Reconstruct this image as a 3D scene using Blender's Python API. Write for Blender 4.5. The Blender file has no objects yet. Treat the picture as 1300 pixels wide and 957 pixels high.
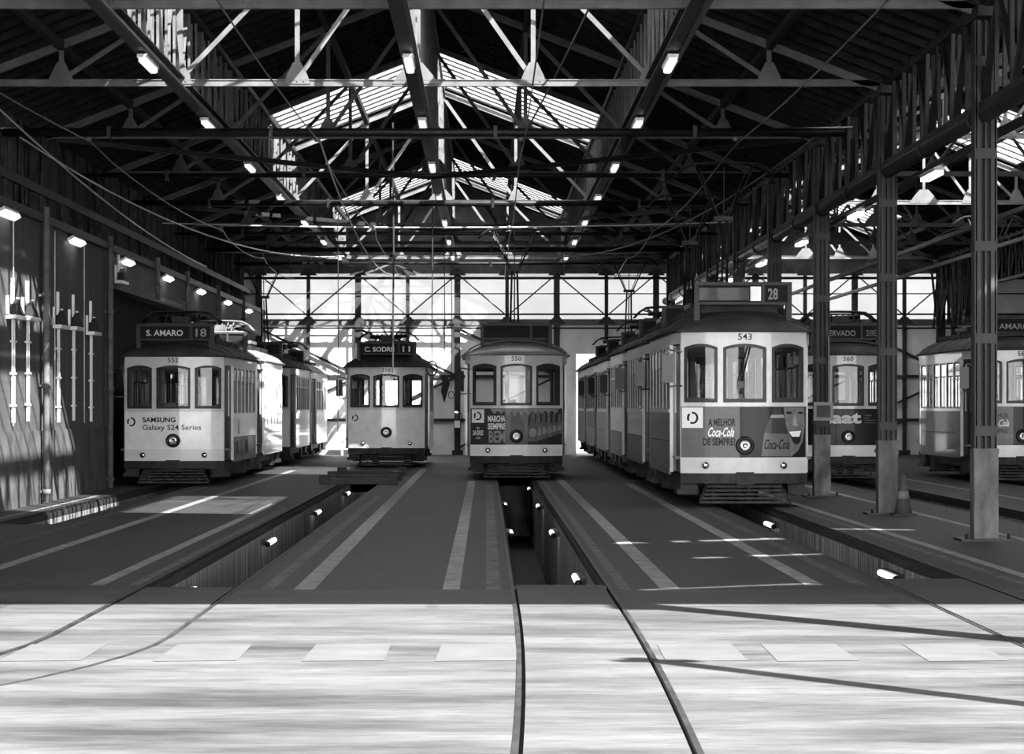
import bpy, bmesh, math, random
from mathutils import Vector, Matrix
random.seed(7)
PI = math.pi
SC = bpy.context.scene
COL = SC.collection
ORD = ['first', 'second', 'third', 'fourth', 'fifth', 'sixth', 'seventh', 'eighth', 'ninth', 'tenth', 'eleventh', 'twelfth']

# ------------------------------------------------------------------ materials
MATS = {}
def new_mat(name):
    m = bpy.data.materials.new(name); m.use_nodes = True
    nt = m.node_tree; b = nt.nodes['Principled BSDF']
    return m, nt, b
def pmat(name, v, rough=.5, metal=0., var=.12, scale=6., bump=0., stretch=(1, 1, 1), spec=.22, coat=0.):
    """grey paint or metal with uneven wear"""
    if name in MATS: return MATS[name]
    m, nt, b = new_mat(name)
    tc = nt.nodes.new('ShaderNodeTexCoord'); mp = nt.nodes.new('ShaderNodeMapping')
    mp.inputs['Scale'].default_value = stretch
    n = nt.nodes.new('ShaderNodeTexNoise'); n.inputs['Scale'].default_value = scale; n.inputs['Detail'].default_value = 5
    r = nt.nodes.new('ShaderNodeValToRGB')
    lo, hi = v*(1-var*1.6), min(1, v*(1+var))
    r.color_ramp.elements[0].color = (lo, lo, lo, 1); r.color_ramp.elements[0].position = .3
    r.color_ramp.elements[1].color = (hi, hi, hi, 1); r.color_ramp.elements[1].position = .7
    L = nt.links.new
    L(tc.outputs['Object'], mp.inputs[0]); L(mp.outputs[0], n.inputs['Vector']); L(n.outputs[0], r.inputs[0])
    L(r.outputs[0], b.inputs['Base Color'])
    b.inputs['Roughness'].default_value = rough; b.inputs['Metallic'].default_value = metal
    b.inputs['Specular IOR Level'].default_value = spec; b.inputs['Coat Weight'].default_value = coat
    if bump:
        bp = nt.nodes.new('ShaderNodeBump'); bp.inputs['Strength'].default_value = bump; bp.inputs['Distance'].default_value = .02
        L(n.outputs[0], bp.inputs['Height']); L(bp.outputs[0], b.inputs['Normal'])
    MATS[name] = m
    return m
def emat(name, s):
    if name in MATS: return MATS[name]
    m, nt, b = new_mat(name)
    b.inputs['Base Color'].default_value = (.8, .8, .8, 1)
    b.inputs['Emission Color'].default_value = (1, 1, 1, 1); b.inputs['Emission Strength'].default_value = s
    MATS[name] = m; return m
def glassmat():
    m, nt, b = new_mat('thin_glass'); L = nt.links.new
    nt.nodes.remove(b)
    o = [n for n in nt.nodes if n.type == 'OUTPUT_MATERIAL'][0]
    t = nt.nodes.new('ShaderNodeBsdfTransparent'); t.inputs[0].default_value = (.86, .86, .86, 1)
    g = nt.nodes.new('ShaderNodeBsdfGlossy'); g.inputs['Roughness'].default_value = .03
    f = nt.nodes.new('ShaderNodeFresnel'); f.inputs[0].default_value = 1.38
    x = nt.nodes.new('ShaderNodeMixShader')
    L(f.outputs[0], x.inputs[0]); L(t.outputs[0], x.inputs[1]); L(g.outputs[0], x.inputs[2]); L(x.outputs[0], o.inputs[0])
    return m
def sheetmat(name, alb, clear, wave=55., axis='X'):
    """translucent corrugated plastic sheet; clear = share of light going straight through"""
    m, nt, b = new_mat(name); L = nt.links.new
    nt.nodes.remove(b)
    o = [n for n in nt.nodes if n.type == 'OUTPUT_MATERIAL'][0]
    tc = nt.nodes.new('ShaderNodeTexCoord')
    w = nt.nodes.new('ShaderNodeTexWave'); w.bands_direction = axis; w.inputs['Scale'].default_value = wave/6.283
    w.inputs['Distortion'].default_value = .3
    n = nt.nodes.new('ShaderNodeTexNoise'); n.inputs['Scale'].default_value = .9
    r = nt.nodes.new('ShaderNodeValToRGB')
    r.color_ramp.elements[0].color = (alb*.8,)*3+(1,); r.color_ramp.elements[1].color = (alb,)*3+(1,)
    r2 = nt.nodes.new('ShaderNodeValToRGB')
    r2.color_ramp.elements[0].color = (.72,)*3+(1,); r2.color_ramp.elements[1].color = (1,)*3+(1,)
    mx = nt.nodes.new('ShaderNodeMix'); mx.data_type = 'RGBA'; mx.blend_type = 'MULTIPLY'; mx.inputs[0].default_value = 1
    L(tc.outputs['Object'], w.inputs['Vector']); L(tc.outputs['Object'], n.inputs['Vector'])
    L(w.outputs[0], r.inputs[0]); L(n.outputs[0], r2.inputs[0]); L(r.outputs[0], mx.inputs[6]); L(r2.outputs[0], mx.inputs[7])
    tr = nt.nodes.new('ShaderNodeBsdfTranslucent'); df = nt.nodes.new('ShaderNodeBsdfDiffuse'); tp = nt.nodes.new('ShaderNodeBsdfTransparent')
    L(mx.outputs[2], tr.inputs[0]); df.inputs[0].default_value = (.35, .35, .35, 1)
    a = nt.nodes.new('ShaderNodeMixShader'); a.inputs[0].default_value = .15
    L(tr.outputs[0], a.inputs[1]); L(df.outputs[0], a.inputs[2])
    c = nt.nodes.new('ShaderNodeMixShader'); c.inputs[0].default_value = clear
    L(a.outputs[0], c.inputs[1]); L(tp.outputs[0], c.inputs[2]); L(c.outputs[0], o.inputs[0])
    return m
def floormat(name, lo, hi, rough, streak=True, spec=.4, scale=.8):
    m, nt, b = new_mat(name); L = nt.links.new
    tc = nt.nodes.new('ShaderNodeTexCoord')
    mp = nt.nodes.new('ShaderNodeMapping'); mp.inputs['Scale'].default_value = (1, .55, 1) if not streak else (.5, 1.6, 1)
    n1 = nt.nodes.new('ShaderNodeTexNoise'); n1.inputs['Scale'].default_value = scale; n1.inputs['Detail'].default_value = 8; n1.inputs['Roughness'].default_value = .65
    n2 = nt.nodes.new('ShaderNodeTexNoise'); n2.inputs['Scale'].default_value = 9; n2.inputs['Detail'].default_value = 4
    r = nt.nodes.new('ShaderNodeValToRGB')
    r.color_ramp.elements[0].color = (lo,)*3+(1,); r.color_ramp.elements[0].position = .33
    r.color_ramp.elements[1].color = (hi,)*3+(1,); r.color_ramp.elements[1].position = .62
    r2 = nt.nodes.new('ShaderNodeValToRGB')
    r2.color_ramp.elements[0].color = (.72,)*3+(1,); r2.color_ramp.elements[0].position = .3
    r2.color_ramp.elements[1].color = (1,)*3+(1,); r2.color_ramp.elements[1].position = .6
    mx = nt.nodes.new('ShaderNodeMix'); mx.data_type = 'RGBA'; mx.blend_type = 'MULTIPLY'; mx.inputs[0].default_value = 1
    L(tc.outputs['Object'], mp.inputs[0]); L(mp.outputs[0], n1.inputs['Vector']); L(mp.outputs[0], n2.inputs['Vector'])
    L(n1.outputs[0], r.inputs[0]); L(n2.outputs[0], r2.inputs[0]); L(r.outputs[0], mx.inputs[6]); L(r2.outputs[0], mx.inputs[7])
    L(mx.outputs[2], b.inputs['Base Color'])
    rr = nt.nodes.new('ShaderNodeMapRange'); rr.inputs[3].default_value = rough-.12; rr.inputs[4].default_value = rough+.15
    L(n1.outputs[0], rr.inputs[0]); L(rr.outputs[0], b.inputs['Roughness'])
    b.inputs['Specular IOR Level'].default_value = spec
    bp = nt.nodes.new('ShaderNodeBump'); bp.inputs['Strength'].default_value = .15; bp.inputs['Distance'].default_value = .01
    L(n2.outputs[0], bp.inputs['Height']); L(bp.outputs[0], b.inputs['Normal'])
    return m
def wallmat(name, lo, hi):
    """painted masonry with fine courses and streaked dirt"""
    m, nt, b = new_mat(name); L = nt.links.new
    tc = nt.nodes.new('ShaderNodeTexCoord')
    sw = nt.nodes.new('ShaderNodeMapping'); sw.inputs['Rotation'].default_value = (PI/2, 0, PI/2)
    mp = nt.nodes.new('ShaderNodeMapping'); mp.inputs['Scale'].default_value = (1, 1.5, .35)
    n1 = nt.nodes.new('ShaderNodeTexNoise'); n1.inputs['Scale'].default_value = 1.6; n1.inputs['Detail'].default_value = 8
    r = nt.nodes.new('ShaderNodeValToRGB')
    r.color_ramp.elements[0].color = (lo,)*3+(1,); r.color_ramp.elements[0].position = .3
    r.color_ramp.elements[1].color = (hi,)*3+(1,); r.color_ramp.elements[1].position = .65
    w = nt.nodes.new('ShaderNodeTexWave'); w.bands_direction = 'Z'; w.inputs['Scale'].default_value = 2.4; w.inputs['Distortion'].default_value = .1
    w.wave_profile = 'SAW'
    r2 = nt.nodes.new('ShaderNodeValToRGB')
    r2.color_ramp.elements[0].color = (.7,)*3+(1,); r2.color_ramp.elements[0].position = .0
    r2.color_ramp.elements[1].color = (1,)*3+(1,); r2.color_ramp.elements[1].position = .15
    mx = nt.nodes.new('ShaderNodeMix'); mx.data_type = 'RGBA'; mx.blend_type = 'MULTIPLY'; mx.inputs[0].default_value = 1
    L(tc.outputs['Object'], mp.inputs[0]); L(mp.outputs[0], n1.inputs['Vector']); L(tc.outputs['Object'], w.inputs['Vector'])
    L(n1.outputs[0], r.inputs[0]); L(w.outputs[0], r2.inputs[0]); L(r.outputs[0], mx.inputs[6]); L(r2.outputs[0], mx.inputs[7])
    L(mx.outputs[2], b.inputs['Base Color']); b.inputs['Roughness'].default_value = .8
    return m

M = {}
M['floor_paint'] = floormat('dark_floor_paint', .024, .05, .6, streak=False, spec=.2)
M['apron'] = floormat('worn_concrete', .014, .064, .65, streak=True)
M['ground'] = floormat('pale_paving', .5, .65, .8)
M['stripe'] = pmat('stripe_paint', .22, .6, var=.22, scale=5, stretch=(1, .5, 1))
M['stripe_faint'] = pmat('worn_stripe_paint', .08, .6, var=.4, scale=5, stretch=(1, .5, 1))
M['block'] = pmat('crossing_paint', .064, .6, var=.1, scale=3)
M['rail'] = pmat('rail_steel', .02, .5, metal=.2, var=.4, scale=3)
M['groove'] = pmat('groove_dirt', .02, .9)
M['pit'] = pmat('pit_render', .22, .8, var=.55, scale=3, stretch=(1, 3.5, .25))
M['pitfloor'] = pmat('pit_floor', .04, .7)
M['wall'] = wallmat('painted_masonry', .035, .065)
M['dado'] = pmat('plaster_dado', .08, .85, var=.3, scale=2.2, bump=.3)
M['dark_wall'] = pmat('dark_wall', .012, .8)
M['backwall'] = pmat('back_wall_sheet', .75, .6, var=.12, scale=1.2)
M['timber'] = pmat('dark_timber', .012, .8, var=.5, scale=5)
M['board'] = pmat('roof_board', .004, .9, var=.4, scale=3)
M['plank'] = pmat('weathered_plank', .26, .8, var=.45, scale=5, stretch=(1, 1, .3))
M['plank_dark'] = pmat('sooty_plank', .03, .8, var=.45, scale=5)
M['truss'] = pmat('pale_steel_paint', .1, .55, var=.2, scale=4)
M['beam'] = pmat('beam_steel', .025, .5, var=.3, scale=4)
M['dark_steel'] = pmat('dark_steel', .012, .45, metal=.3, var=.3, scale=5)
M['column'] = pmat('column_steel', .009, .5, var=.35, scale=5)
M['column_base'] = pmat('column_base_paint', .08, .7, var=.35, scale=6, stretch=(1, 1, .4))
M['mull'] = pmat('mullion_steel', .1, .5)
M['concrete'] = pmat('concrete', .12, .8, var=.2)
M['glass'] = glassmat()
M['win_sheet'] = sheetmat('window_sheet', .34, .0, wave=60)
M['sky_sheet'] = sheetmat('skylight_sheet', .3, .5, wave=40, axis='Y')
M['sky_sheet_dirty'] = sheetmat('dirty_skylight_sheet', .3, .45, wave=40, axis='Y')
M['sky_sheet_old'] = sheetmat('aged_skylight_sheet', .4, .04, wave=40, axis='Y')
M['tube'] = emat('lit_tube', 2.6)
M['tube_dim'] = emat('pit_tube', 1.5)
M['tube_ceiling'] = emat('ceiling_tube', .55)
M['lamp_body'] = pmat('lamp_body', .6, .5)
M['wire'] = pmat('wire_metal', .12, .4, metal=.5)
M['wire_pale'] = pmat('pale_wire', .5, .4)
M['rubber'] = pmat('rubber', .02, .7)
M['black'] = pmat('black_gloss', .012, .25)
M['iron'] = pmat('under_iron', .025, .6, var=.4)
M['roof'] = pmat('tram_roof_canvas', .04, .75, var=.3, scale=3)
M['roof_pale'] = pmat('tram_roof_pale', .3, .7, var=.25, scale=2)
M['cream'] = pmat('cream_paint', .58, .35, var=.05, coat=.3)
M['white'] = pmat('white_paint', .85, .35, var=.04, coat=.3)
M['skirt_white'] = pmat('off_white_skirt', .56, .35, var=.05, coat=.3)
M['yellow'] = pmat('mid_yellow_paint', .8, .3, var=.06, coat=.4)
M['silver'] = pmat('pale_silver_wrap', .8, .3, var=.05, coat=.4)
M['silver_low'] = pmat('pale_skirt', .68, .3, var=.05, coat=.4)
M['dull'] = pmat('dull_green_paint', .11, .35, var=.1, coat=.3)
M['ad_grey'] = pmat('advert_mid_grey', .12, .45, var=.08, coat=.08)
M['ad_dark'] = pmat('advert_dark', .03, .45, var=.12, coat=.08)
M['ad_black'] = pmat('advert_black', .006, .45, coat=.05)
M['ink'] = pmat('black_ink', .01, .5, var=0)
M['ink_white'] = pmat('white_ink', .8, .5, var=0)
M['ink_grey'] = pmat('grey_ink', .28, .5, var=.1)
M['ink_mid'] = pmat('mid_ink', .15, .5, var=.15, scale=9)
M['sign_face'] = pmat('sign_face', .012, .6, spec=.1)
M['sign_box'] = pmat('sign_box_paint', .03, .5)
M['sash'] = pmat('dark_window_sash', .035, .4)
M['inner'] = pmat('varnished_interior', .1, .4)
M['lens'] = pmat('lamp_glass', .45, .12, metal=.6, var=.3, scale=30)
M['chrome'] = pmat('chrome', .6, .15, metal=1.)
M['cone'] = pmat('traffic_cone_rubber', .05, .6)

# ------------------------------------------------------------------ mesh builder
class MB:
    def __init__(s): s.v = []; s.f = []; s.sm = []
    def add(s, vs, fs, smooth=False):
        b = len(s.v); s.v += [tuple(v) for v in vs]; s.f += [tuple(i+b for i in f) for f in fs]; s.sm += [smooth]*len(fs); return s
    def box(s, x0, x1, y0, y1, z0, z1):
        return s.add([(x0,y0,z0),(x1,y0,z0),(x1,y1,z0),(x0,y1,z0),(x0,y0,z1),(x1,y0,z1),(x1,y1,z1),(x0,y1,z1)],
                     [(0,3,2,1),(4,5,6,7),(0,1,5,4),(1,2,6,5),(2,3,7,6),(3,0,4,7)])
    def hexa(s, p):
        return s.add(p, [(0,3,2,1),(4,5,6,7),(0,1,5,4),(1,2,6,5),(2,3,7,6),(3,0,4,7)])
    def bar(s, p, q, w, h, up=(0,0,1)):
        p, q = Vector(p), Vector(q); d = (q-p).normalized(); up = Vector(up)
        if abs(d.dot(up)) > .99: up = Vector((0,1,0))
        a = d.cross(up).normalized(); b = a.cross(d).normalized(); a *= w/2; b *= h/2
        return s.hexa([p-a-b, p+a-b, q+a-b, q-a-b, p-a+b, p+a+b, q+a+b, q-a+b])
    def tube(s, pts, r, n=6, cap=True):
        pts = [Vector(p) for p in pts]; b = len(s.v); rs = r if isinstance(r, (list, tuple)) else [r]*len(pts)
        vs = []; ref = None
        for i, p in enumerate(pts):
            d = (pts[min(i+1, len(pts)-1)]-pts[max(i-1, 0)]).normalized()
            if ref is None: ref = Vector((0,0,1)) if abs(d.z) < .9 else Vector((0,1,0))
            a = d.cross(ref).normalized(); c = d.cross(a).normalized()
            for k in range(n):
                t = 2*PI*k/n; vs.append(p+a*math.cos(t)*rs[i]+c*math.sin(t)*rs[i])
        fs = [(i*n+k, i*n+(k+1) % n, (i+1)*n+(k+1) % n, (i+1)*n+k) for i in range(len(pts)-1) for k in range(n)]
        if cap: fs += [tuple(range(n)), tuple(range((len(pts)-1)*n, len(pts)*n))]
        return s.add(vs, fs, True if n > 6 else False)
    def lathe(s, prof, c, axis='Z', n=20):
        """prof = [(radius, along)]"""
        vs = []
        for (r, h) in prof:
            for k in range(n):
                t = 2*PI*k/n; a, b = r*math.cos(t), r*math.sin(t)
                vs.append({'Z': (c[0]+a, c[1]+b, c[2]+h), 'Y': (c[0]+a, c[1]+h, c[2]+b), 'X': (c[0]+h, c[1]+a, c[2]+b)}[axis])
        m = len(prof)
        fs = [(i*n+k, i*n+(k+1) % n, (i+1)*n+(k+1) % n, (i+1)*n+k) for i in range(m-1) for k in range(n)]
        fs += [tuple(range(n)), tuple(range((m-1)*n, m*n))]
        return s.add(vs, fs, True)
    def patch(s, us, zlo, zhi, P, d0, d1):
        """solid strip on a mapped surface P(u, z, depth)"""
        fl = zlo if callable(zlo) else (lambda u: zlo); fh = zhi if callable(zhi) else (lambda u: zhi)
        vs = []
        for u in us:
            vs += [P(u, fl(u), d0), P(u, fh(u), d0), P(u, fl(u), d1), P(u, fh(u), d1)]
        fs = []
        for i in range(len(us)-1):
            a, b = 4*i, 4*i+4
            fs += [(a, b, b+1, a+1), (a+2, a+3, b+3, b+2), (a, a+2, b+2, b), (a+1, b+1, b+3, a+3)]
        n = 4*(len(us)-1)
        fs += [(0, 1, 3, 2), (n, n+2, n+3, n+1)]
        return s.add(vs, fs)
    def mesh(s, name, mat):
        me = bpy.data.meshes.new(name); me.from_pydata(s.v, [], s.f); me.materials.append(mat)
        me.polygons.foreach_set('use_smooth', s.sm)
        bm = bmesh.new(); bm.from_mesh(me); bmesh.ops.recalc_face_normals(bm, faces=bm.faces); bm.to_mesh(me); bm.free()
        me.update(); return me
    def build(s, name, mat, parent=None, loc=None):
        return link(name, s.mesh(name, mat), parent, loc)
def link(name, data, parent=None, loc=None):
    o = bpy.data.objects.new(name, data); COL.objects.link(o)
    if parent: o.parent = parent
    if loc: o.location = loc
    return o
def tag(o, label=None, cat=None, group=None, kind=None):
    if label: o['label'] = label
    if cat: o['category'] = cat
    if group: o['group'] = group
    if kind: o['kind'] = kind
    return o
def thing(name, label, cat, loc=(0,0,0), group=None, kind=None):
    o = link(name, None, None, loc); o.empty_display_size = .2
    return tag(o, label, cat, group, kind)
def struct(o): o['kind'] = 'structure'; return o
def arc(x0, x1, n): return [x0+(x1-x0)*i/n for i in range(n+1)]

# ------------------------------------------------------------------ setting out
TR = [17.2+8.1*k for k in range(10)]           # 17.2 25.3 33.4 41.5 49.6 57.7 65.8 73.9 82 90.1
YF, YB = 16.0, 93.0
XL, XR, XC = -8.05, 5.95, -1.05                # main nave
X2L, X2R, X2C = 5.95, 14.65, 10.3              # second nave
EAVE, SL = 6.45, .385
SKY = [(33.4, 41.5), (57.7, 65.8), (82.0, 90.1)]
SKY2 = [(41.5, 49.6), (57.7, 65.8), (82.0, 90.1)]
TRK = {'A': -6.3, 'B': -2.62, 'C': .66, 'D': 4.11, 'E': 7.75, 'F': 11.2}
PITS = {'A': (38, 70), 'B': (24.8, 62), 'C': (25.1, 67), 'D': (26, 66), 'E': (36, 66), 'F': (38, 66)}
def tx(t, y):
    x = TRK[t]
    if t == 'B' and y < 19.5: x -= .049*(19.5-y)**2
    if t == 'C' and y < 22: x -= .0012*(22-y)**2
    if t == 'A' and y < 40: x -= .0
    if t == 'D' and y < 40: x -= .07*((40-y)/15)**1.2
    if t == 'D' and y < 19.5: x += .01*(19.5-y)**2
    return x

# ------------------------------------------------------------------ floor, rails, pits
def build_floor():
    cuts = set([4, 96, 24.4, 93])
    y = 6.
    while y < 30: cuts.add(round(y, 3)); y += .75
    while y < 96: cuts.add(round(y, 3)); y += 4
    for a, b in PITS.values(): cuts.add(a); cuts.add(b)
    ys = sorted(cuts)
    fl, ap = MB(), MB()
    names = 'ABCDEF'
    rails = {t: ([], []) for t in names}
    for y0, y1 in zip(ys[:-1], ys[1:]):
        mb = fl if y0 >= 24.39 else ap
        def q(xa0, xb0, xa1, xb1):
            mb.add([(xa0, y0, 0), (xb0, y0, 0), (xb1, y1, 0), (xa1, y1, 0), (xa0, y0, -.3), (xb0, y0, -.3), (xb1, y1, -.3), (xa1, y1, -.3)],
                   [(0,1,2,3), (7,6,5,4), (0,4,5,1), (2,6,7,3), (0,3,7,4), (1,5,6,2)])
        p0, p1 = -16., -16.
        for t in names:
            c0, c1 = tx(t, y0), tx(t, y1)
            q(p0, c0-.445, p1, c1-.445)
            a, b = PITS[t]
            if not (y0 >= a-1e-6 and y1 <= b+1e-6): q(c0-.39, c0+.39, c1-.39, c1+.39)
            p0, p1 = c0+.445, c1+.445
        q(p0, 24, p1, 24)
    struct(fl.build('floor', M['floor_paint'])); struct(ap.build('floor', M['apron']))
    g = MB(); g.box(-60, 60, -20, 4, -.3, -.01); g.box(-60, -16, 4, 160, -.3, -.01); g.box(24, 60, 4, 160, -.3, -.01); g.box(-16, 24, 96, 160, -.3, -.01)
    struct(g.build('floor', M['ground']))
    where = {'A': 'leftmost track, beside the left wall', 'B': 'second track from the left, curving left in the foreground',
             'C': 'third track from the left, in the middle of the shed', 'D': 'fourth track from the left, under the long row of trams',
             'E': 'fifth track from the left, just right of the column row', 'F': 'rightmost track, beyond the columns'}
    for t in names:
        r = thing('tram_track', 'grooved steel rails of the ' + where[t], 'track', (TRK[t], 20, 0), 'tram tracks')
        for s in (-1, 1):
            mb = MB(); gv = MB()
            for y0, y1 in zip(ys[:-1], ys[1:]):
                c0, c1 = tx(t, y0)-TRK[t], tx(t, y1)-TRK[t]
                o0, o1 = sorted((s*.445, s*.413)); i0, i1 = sorted((s*.413, s*.39))
                mb.hexa([(c0+o0, y0-20, -.12), (c0+o1, y0-20, -.12), (c1+o1, y1-20, -.12), (c1+o0, y1-20, -.12),
                         (c0+o0, y0-20, .004), (c0+o1, y0-20, .004), (c1+o1, y1-20, .004), (c1+o0, y1-20, .004)])
                gv.hexa([(c0+i0, y0-20, -.12), (c0+i1, y0-20, -.12), (c1+i1, y1-20, -.12), (c1+i0, y1-20, -.12),
                         (c0+i0, y0-20, -.04), (c0+i1, y0-20, -.04), (c1+i1, y1-20, -.04), (c1+i0, y1-20, -.04)])
            rl = mb.build('rail', M['rail'], r); gv.build('groove', M['groove'], rl)
    for t in names:
        a, b = PITS[t]; w = MB(); yy = [a+(b-a)*i/8 for i in range(9)]
        for y0, y1 in zip(yy[:-1], yy[1:]):
            c0, c1 = tx(t, y0), tx(t, y1)
            for s in (-1, 1):
                i0, i1 = sorted((s*.39, s*.52))
                w.hexa([(c0+i0, y0, -1.5), (c0+i1, y0, -1.5), (c1+i1, y1, -1.5), (c1+i0, y1, -1.5),
                        (c0+i0, y0, -.13), (c0+i1, y0, -.13), (c1+i1, y1, -.13), (c1+i0, y1, -.13)])
        c = tx(t, a); w.box(c-.5, c+.5, a-.15, a, -1.5, -.01)
        c = tx(t, b); w.box(c-.5, c+.5, b, b+.15, -1.5, -.01)
        struct(w.build('wall_pit', M['pit']))
        f = MB(); f.box(TRK[t]-.7, TRK[t]+.6, a-.1, b+.1, -1.6, -1.5); struct(f.build('floor_pit', M['pitfloor']))
build_floor()

def stripes():
    def st(name, mat, rects, label):
        for (x0, x1, y0, y1) in rects:
            mb = MB(); mb.add([(x0, y0, .003), (x1, y0, .003), (x1, y1, .003), (x0, y1, .003)], [(0,1,2,3)])
            o = mb.build(name, mat); o['kind'] = 'structure'
    st('trim_floor_stripe', M['stripe'], [(-1.68, -1.5, 24.4, 72), (-.38, -.23, 24.4, 60), (1.53, 1.7, 24.6, 64),
        (-4.9, -4.75, 24.4, 70), (-3.55, -3.42, 25, 46), (2.86, 3.02, 25, 58), (5.02, 5.15, 25, 60), (6.4, 6.52, 30, 60), (9.2, 9.32, 38, 70), (-7.0, -6.9, 36, 50)], '')
    st('trim_floor_stripe', M['stripe_faint'], [(.0, .13, 24.4, 58), (-1.98, -1.86, 24.4, 50), (1.17, 1.27, 24.4, 60), (-3.2, -3.1, 25, 44),
        (3.3, 3.42, 25, 50), (4.8, 4.9, 25, 50), (-5.6, -5.52, 30, 60)], '')
    for x in (-3.9, -2.8, -1.82, -.89, -.05, 1.4, 2.1, 3.05, 4.0):
        mb = MB(); mb.add([(x-.27, 17.55, .003), (x+.25, 17.6, .003), (x+.25, 18.85, .003), (x-.25, 18.8, .003)], [(0,1,2,3)])
        struct(mb.build('trim_crossing_block', M['block']))
stripes()

# ------------------------------------------------------------------ roofs
def roof_z(x, nave):
    if nave == 1: return EAVE + SL*(min(x-XL, XR-x))
    return EAVE + SL*(min(x-X2L, X2R-x))
def build_roof(nave, xl, xc, xr, hx0, hx1, extra):
    sheet, rf, gb = MB(), MB(), MB(); SKYS = SKY if nave == 1 else SKY2
    holes = [(hx0, hx1, a, b) for a, b in SKYS] + extra
    xs = sorted(set([xl-.3, xc, xr, hx0, hx1] + [h[i] for h in extra for i in (0, 1)]))
    if nave == 2: xs[0] = xl
    ys = sorted(set([YF, YB] + [h[i] for h in holes for i in (2, 3)]))
    z = lambda x: EAVE + SL*(min(x-xl, xr-x))
    for xa, xb in zip(xs[:-1], xs[1:]):
        for ya, yb in zip(ys[:-1], ys[1:]):
            xm, ym = (xa+xb)/2, (ya+yb)/2
            if any(h[0] < xm < h[1] and h[2] < ym < h[3] for h in holes): continue
            za, zb = z(xa), z(xb)
            sheet.hexa([(xa, ya, za), (xb, ya, zb), (xb, yb, zb), (xa, yb, za), (xa, ya, za+.06), (xb, ya, zb+.06), (xb, yb, zb+.06), (xa, yb, za+.06)])
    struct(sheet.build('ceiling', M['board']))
    y = 30.
    while y < YB-.2:
        insky = any(a+.1 < y < b-.1 for a, b in SKYS)
        for (a, b, m_) in ((xl, xc, hx0), (xr, xc, hx1)):
            if insky:
                rf.bar((a, y, z(a)-.06), (m_, y, z(m_)-.06), .055, .1); gb.bar((m_, y, z(m_)-.02), (b, y, z(b)-.02), .03, .04)
            else: rf.bar((a, y, z(a)-.06), (b, y, z(b)-.06), .055, .1)
        y += .81
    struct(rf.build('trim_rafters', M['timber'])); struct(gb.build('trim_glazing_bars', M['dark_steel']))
    pl = MB(); n = 12 if nave == 1 else 8
    for side in (0, 1):
        for i in range(1, n):
            x = xl+(xc-xl)*i/n if side == 0 else xr+(xc-xr)*i/n
            if i % 3 == 0: pl.box(x-.05, x+.05, 30, YB, z(x)-.24, z(x)-.11); continue
            cut = [30]
            if hx0 < x < hx1:
                for a, b in SKYS: cut += [a, b]
            cut += [YB]
            for a, b in zip(cut[::2], cut[1::2]):
                if b > a: pl.box(x-.03, x+.03, a, b, z(x)-.035, z(x)+.005)
    struct(pl.build('trim_purlins', M['timber']))
    for k, (a, b) in enumerate(SKYS):
        mb = MB()
        for (xa, xb) in ((hx0, xc), (xc, hx1)):
            za, zb = z(xa)+.01, z(xb)+.01
            mb.add([(xa, a, za), (xb, a, zb), (xb, b, zb), (xa, b, za)], [(0, 1, 2, 3)])
        struct(mb.build('window_%d' % (k+1 if nave == 1 else k+4), (M['sky_sheet_dirty'] if nave == 1 else M['sky_sheet_old']) if k == 0 else M['sky_sheet']))
build_roof(1, XL, XC, XR, -4.55, 2.45, [])
build_roof(2, X2L, X2C, X2R, 7.3, 12.5, [(6.6, 8.1, 25.4, 25.85), (8.1, 9.6, 25.4, 25.85), (6.4, 8.6, 17.3, 17.5), (7.6, 9.9, 21.9, 22.2), (9.6, 11.5, 28, 28.3)])
# side roof beyond the second nave
mb = MB(); mb.box(X2R, 19, YF, YB, EAVE, EAVE+.08); struct(mb.build('ceiling', M['board']))
# gables
def gable(name, y0, y1, xl, xc, xr, z0, mat):
    zc = EAVE+SL*(xc-xl); mb = MB()
    pts = [(xl, z0), (xr, z0), (xr, EAVE+.03), (xc, zc+.03), (xl, EAVE+.03)]
    vs = [(x, y0, z) for x, z in pts]+[(x, y1, z) for x, z in pts]
    mb.add(vs, [(0,1,2,3,4), (5,9,8,7,6)]+[(i, (i+1) % 5, (i+1) % 5+5, i+5) for i in range(5)])
    struct(mb.build(name, mat))
gable('wall_front', YF-.1, YF, XL, XC, XR, EAVE-.05, M['dark_wall'])
gable('wall_front', YF-.1, YF, X2L, X2C, X2R, EAVE-.05, M['dark_wall'])
gable('wall_back', YB, YB+.2, XL, XC, XR, 6.02, M['dado'])
gable('wall_back', YB, YB+.2, X2L, X2C, X2R, 6.02, M['dado'])
mb = MB(); mb.box(X2R, 19, YB, YB+.2, 6.02, EAVE+.08); struct(mb.build('wall_back', M['dado']))

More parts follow.
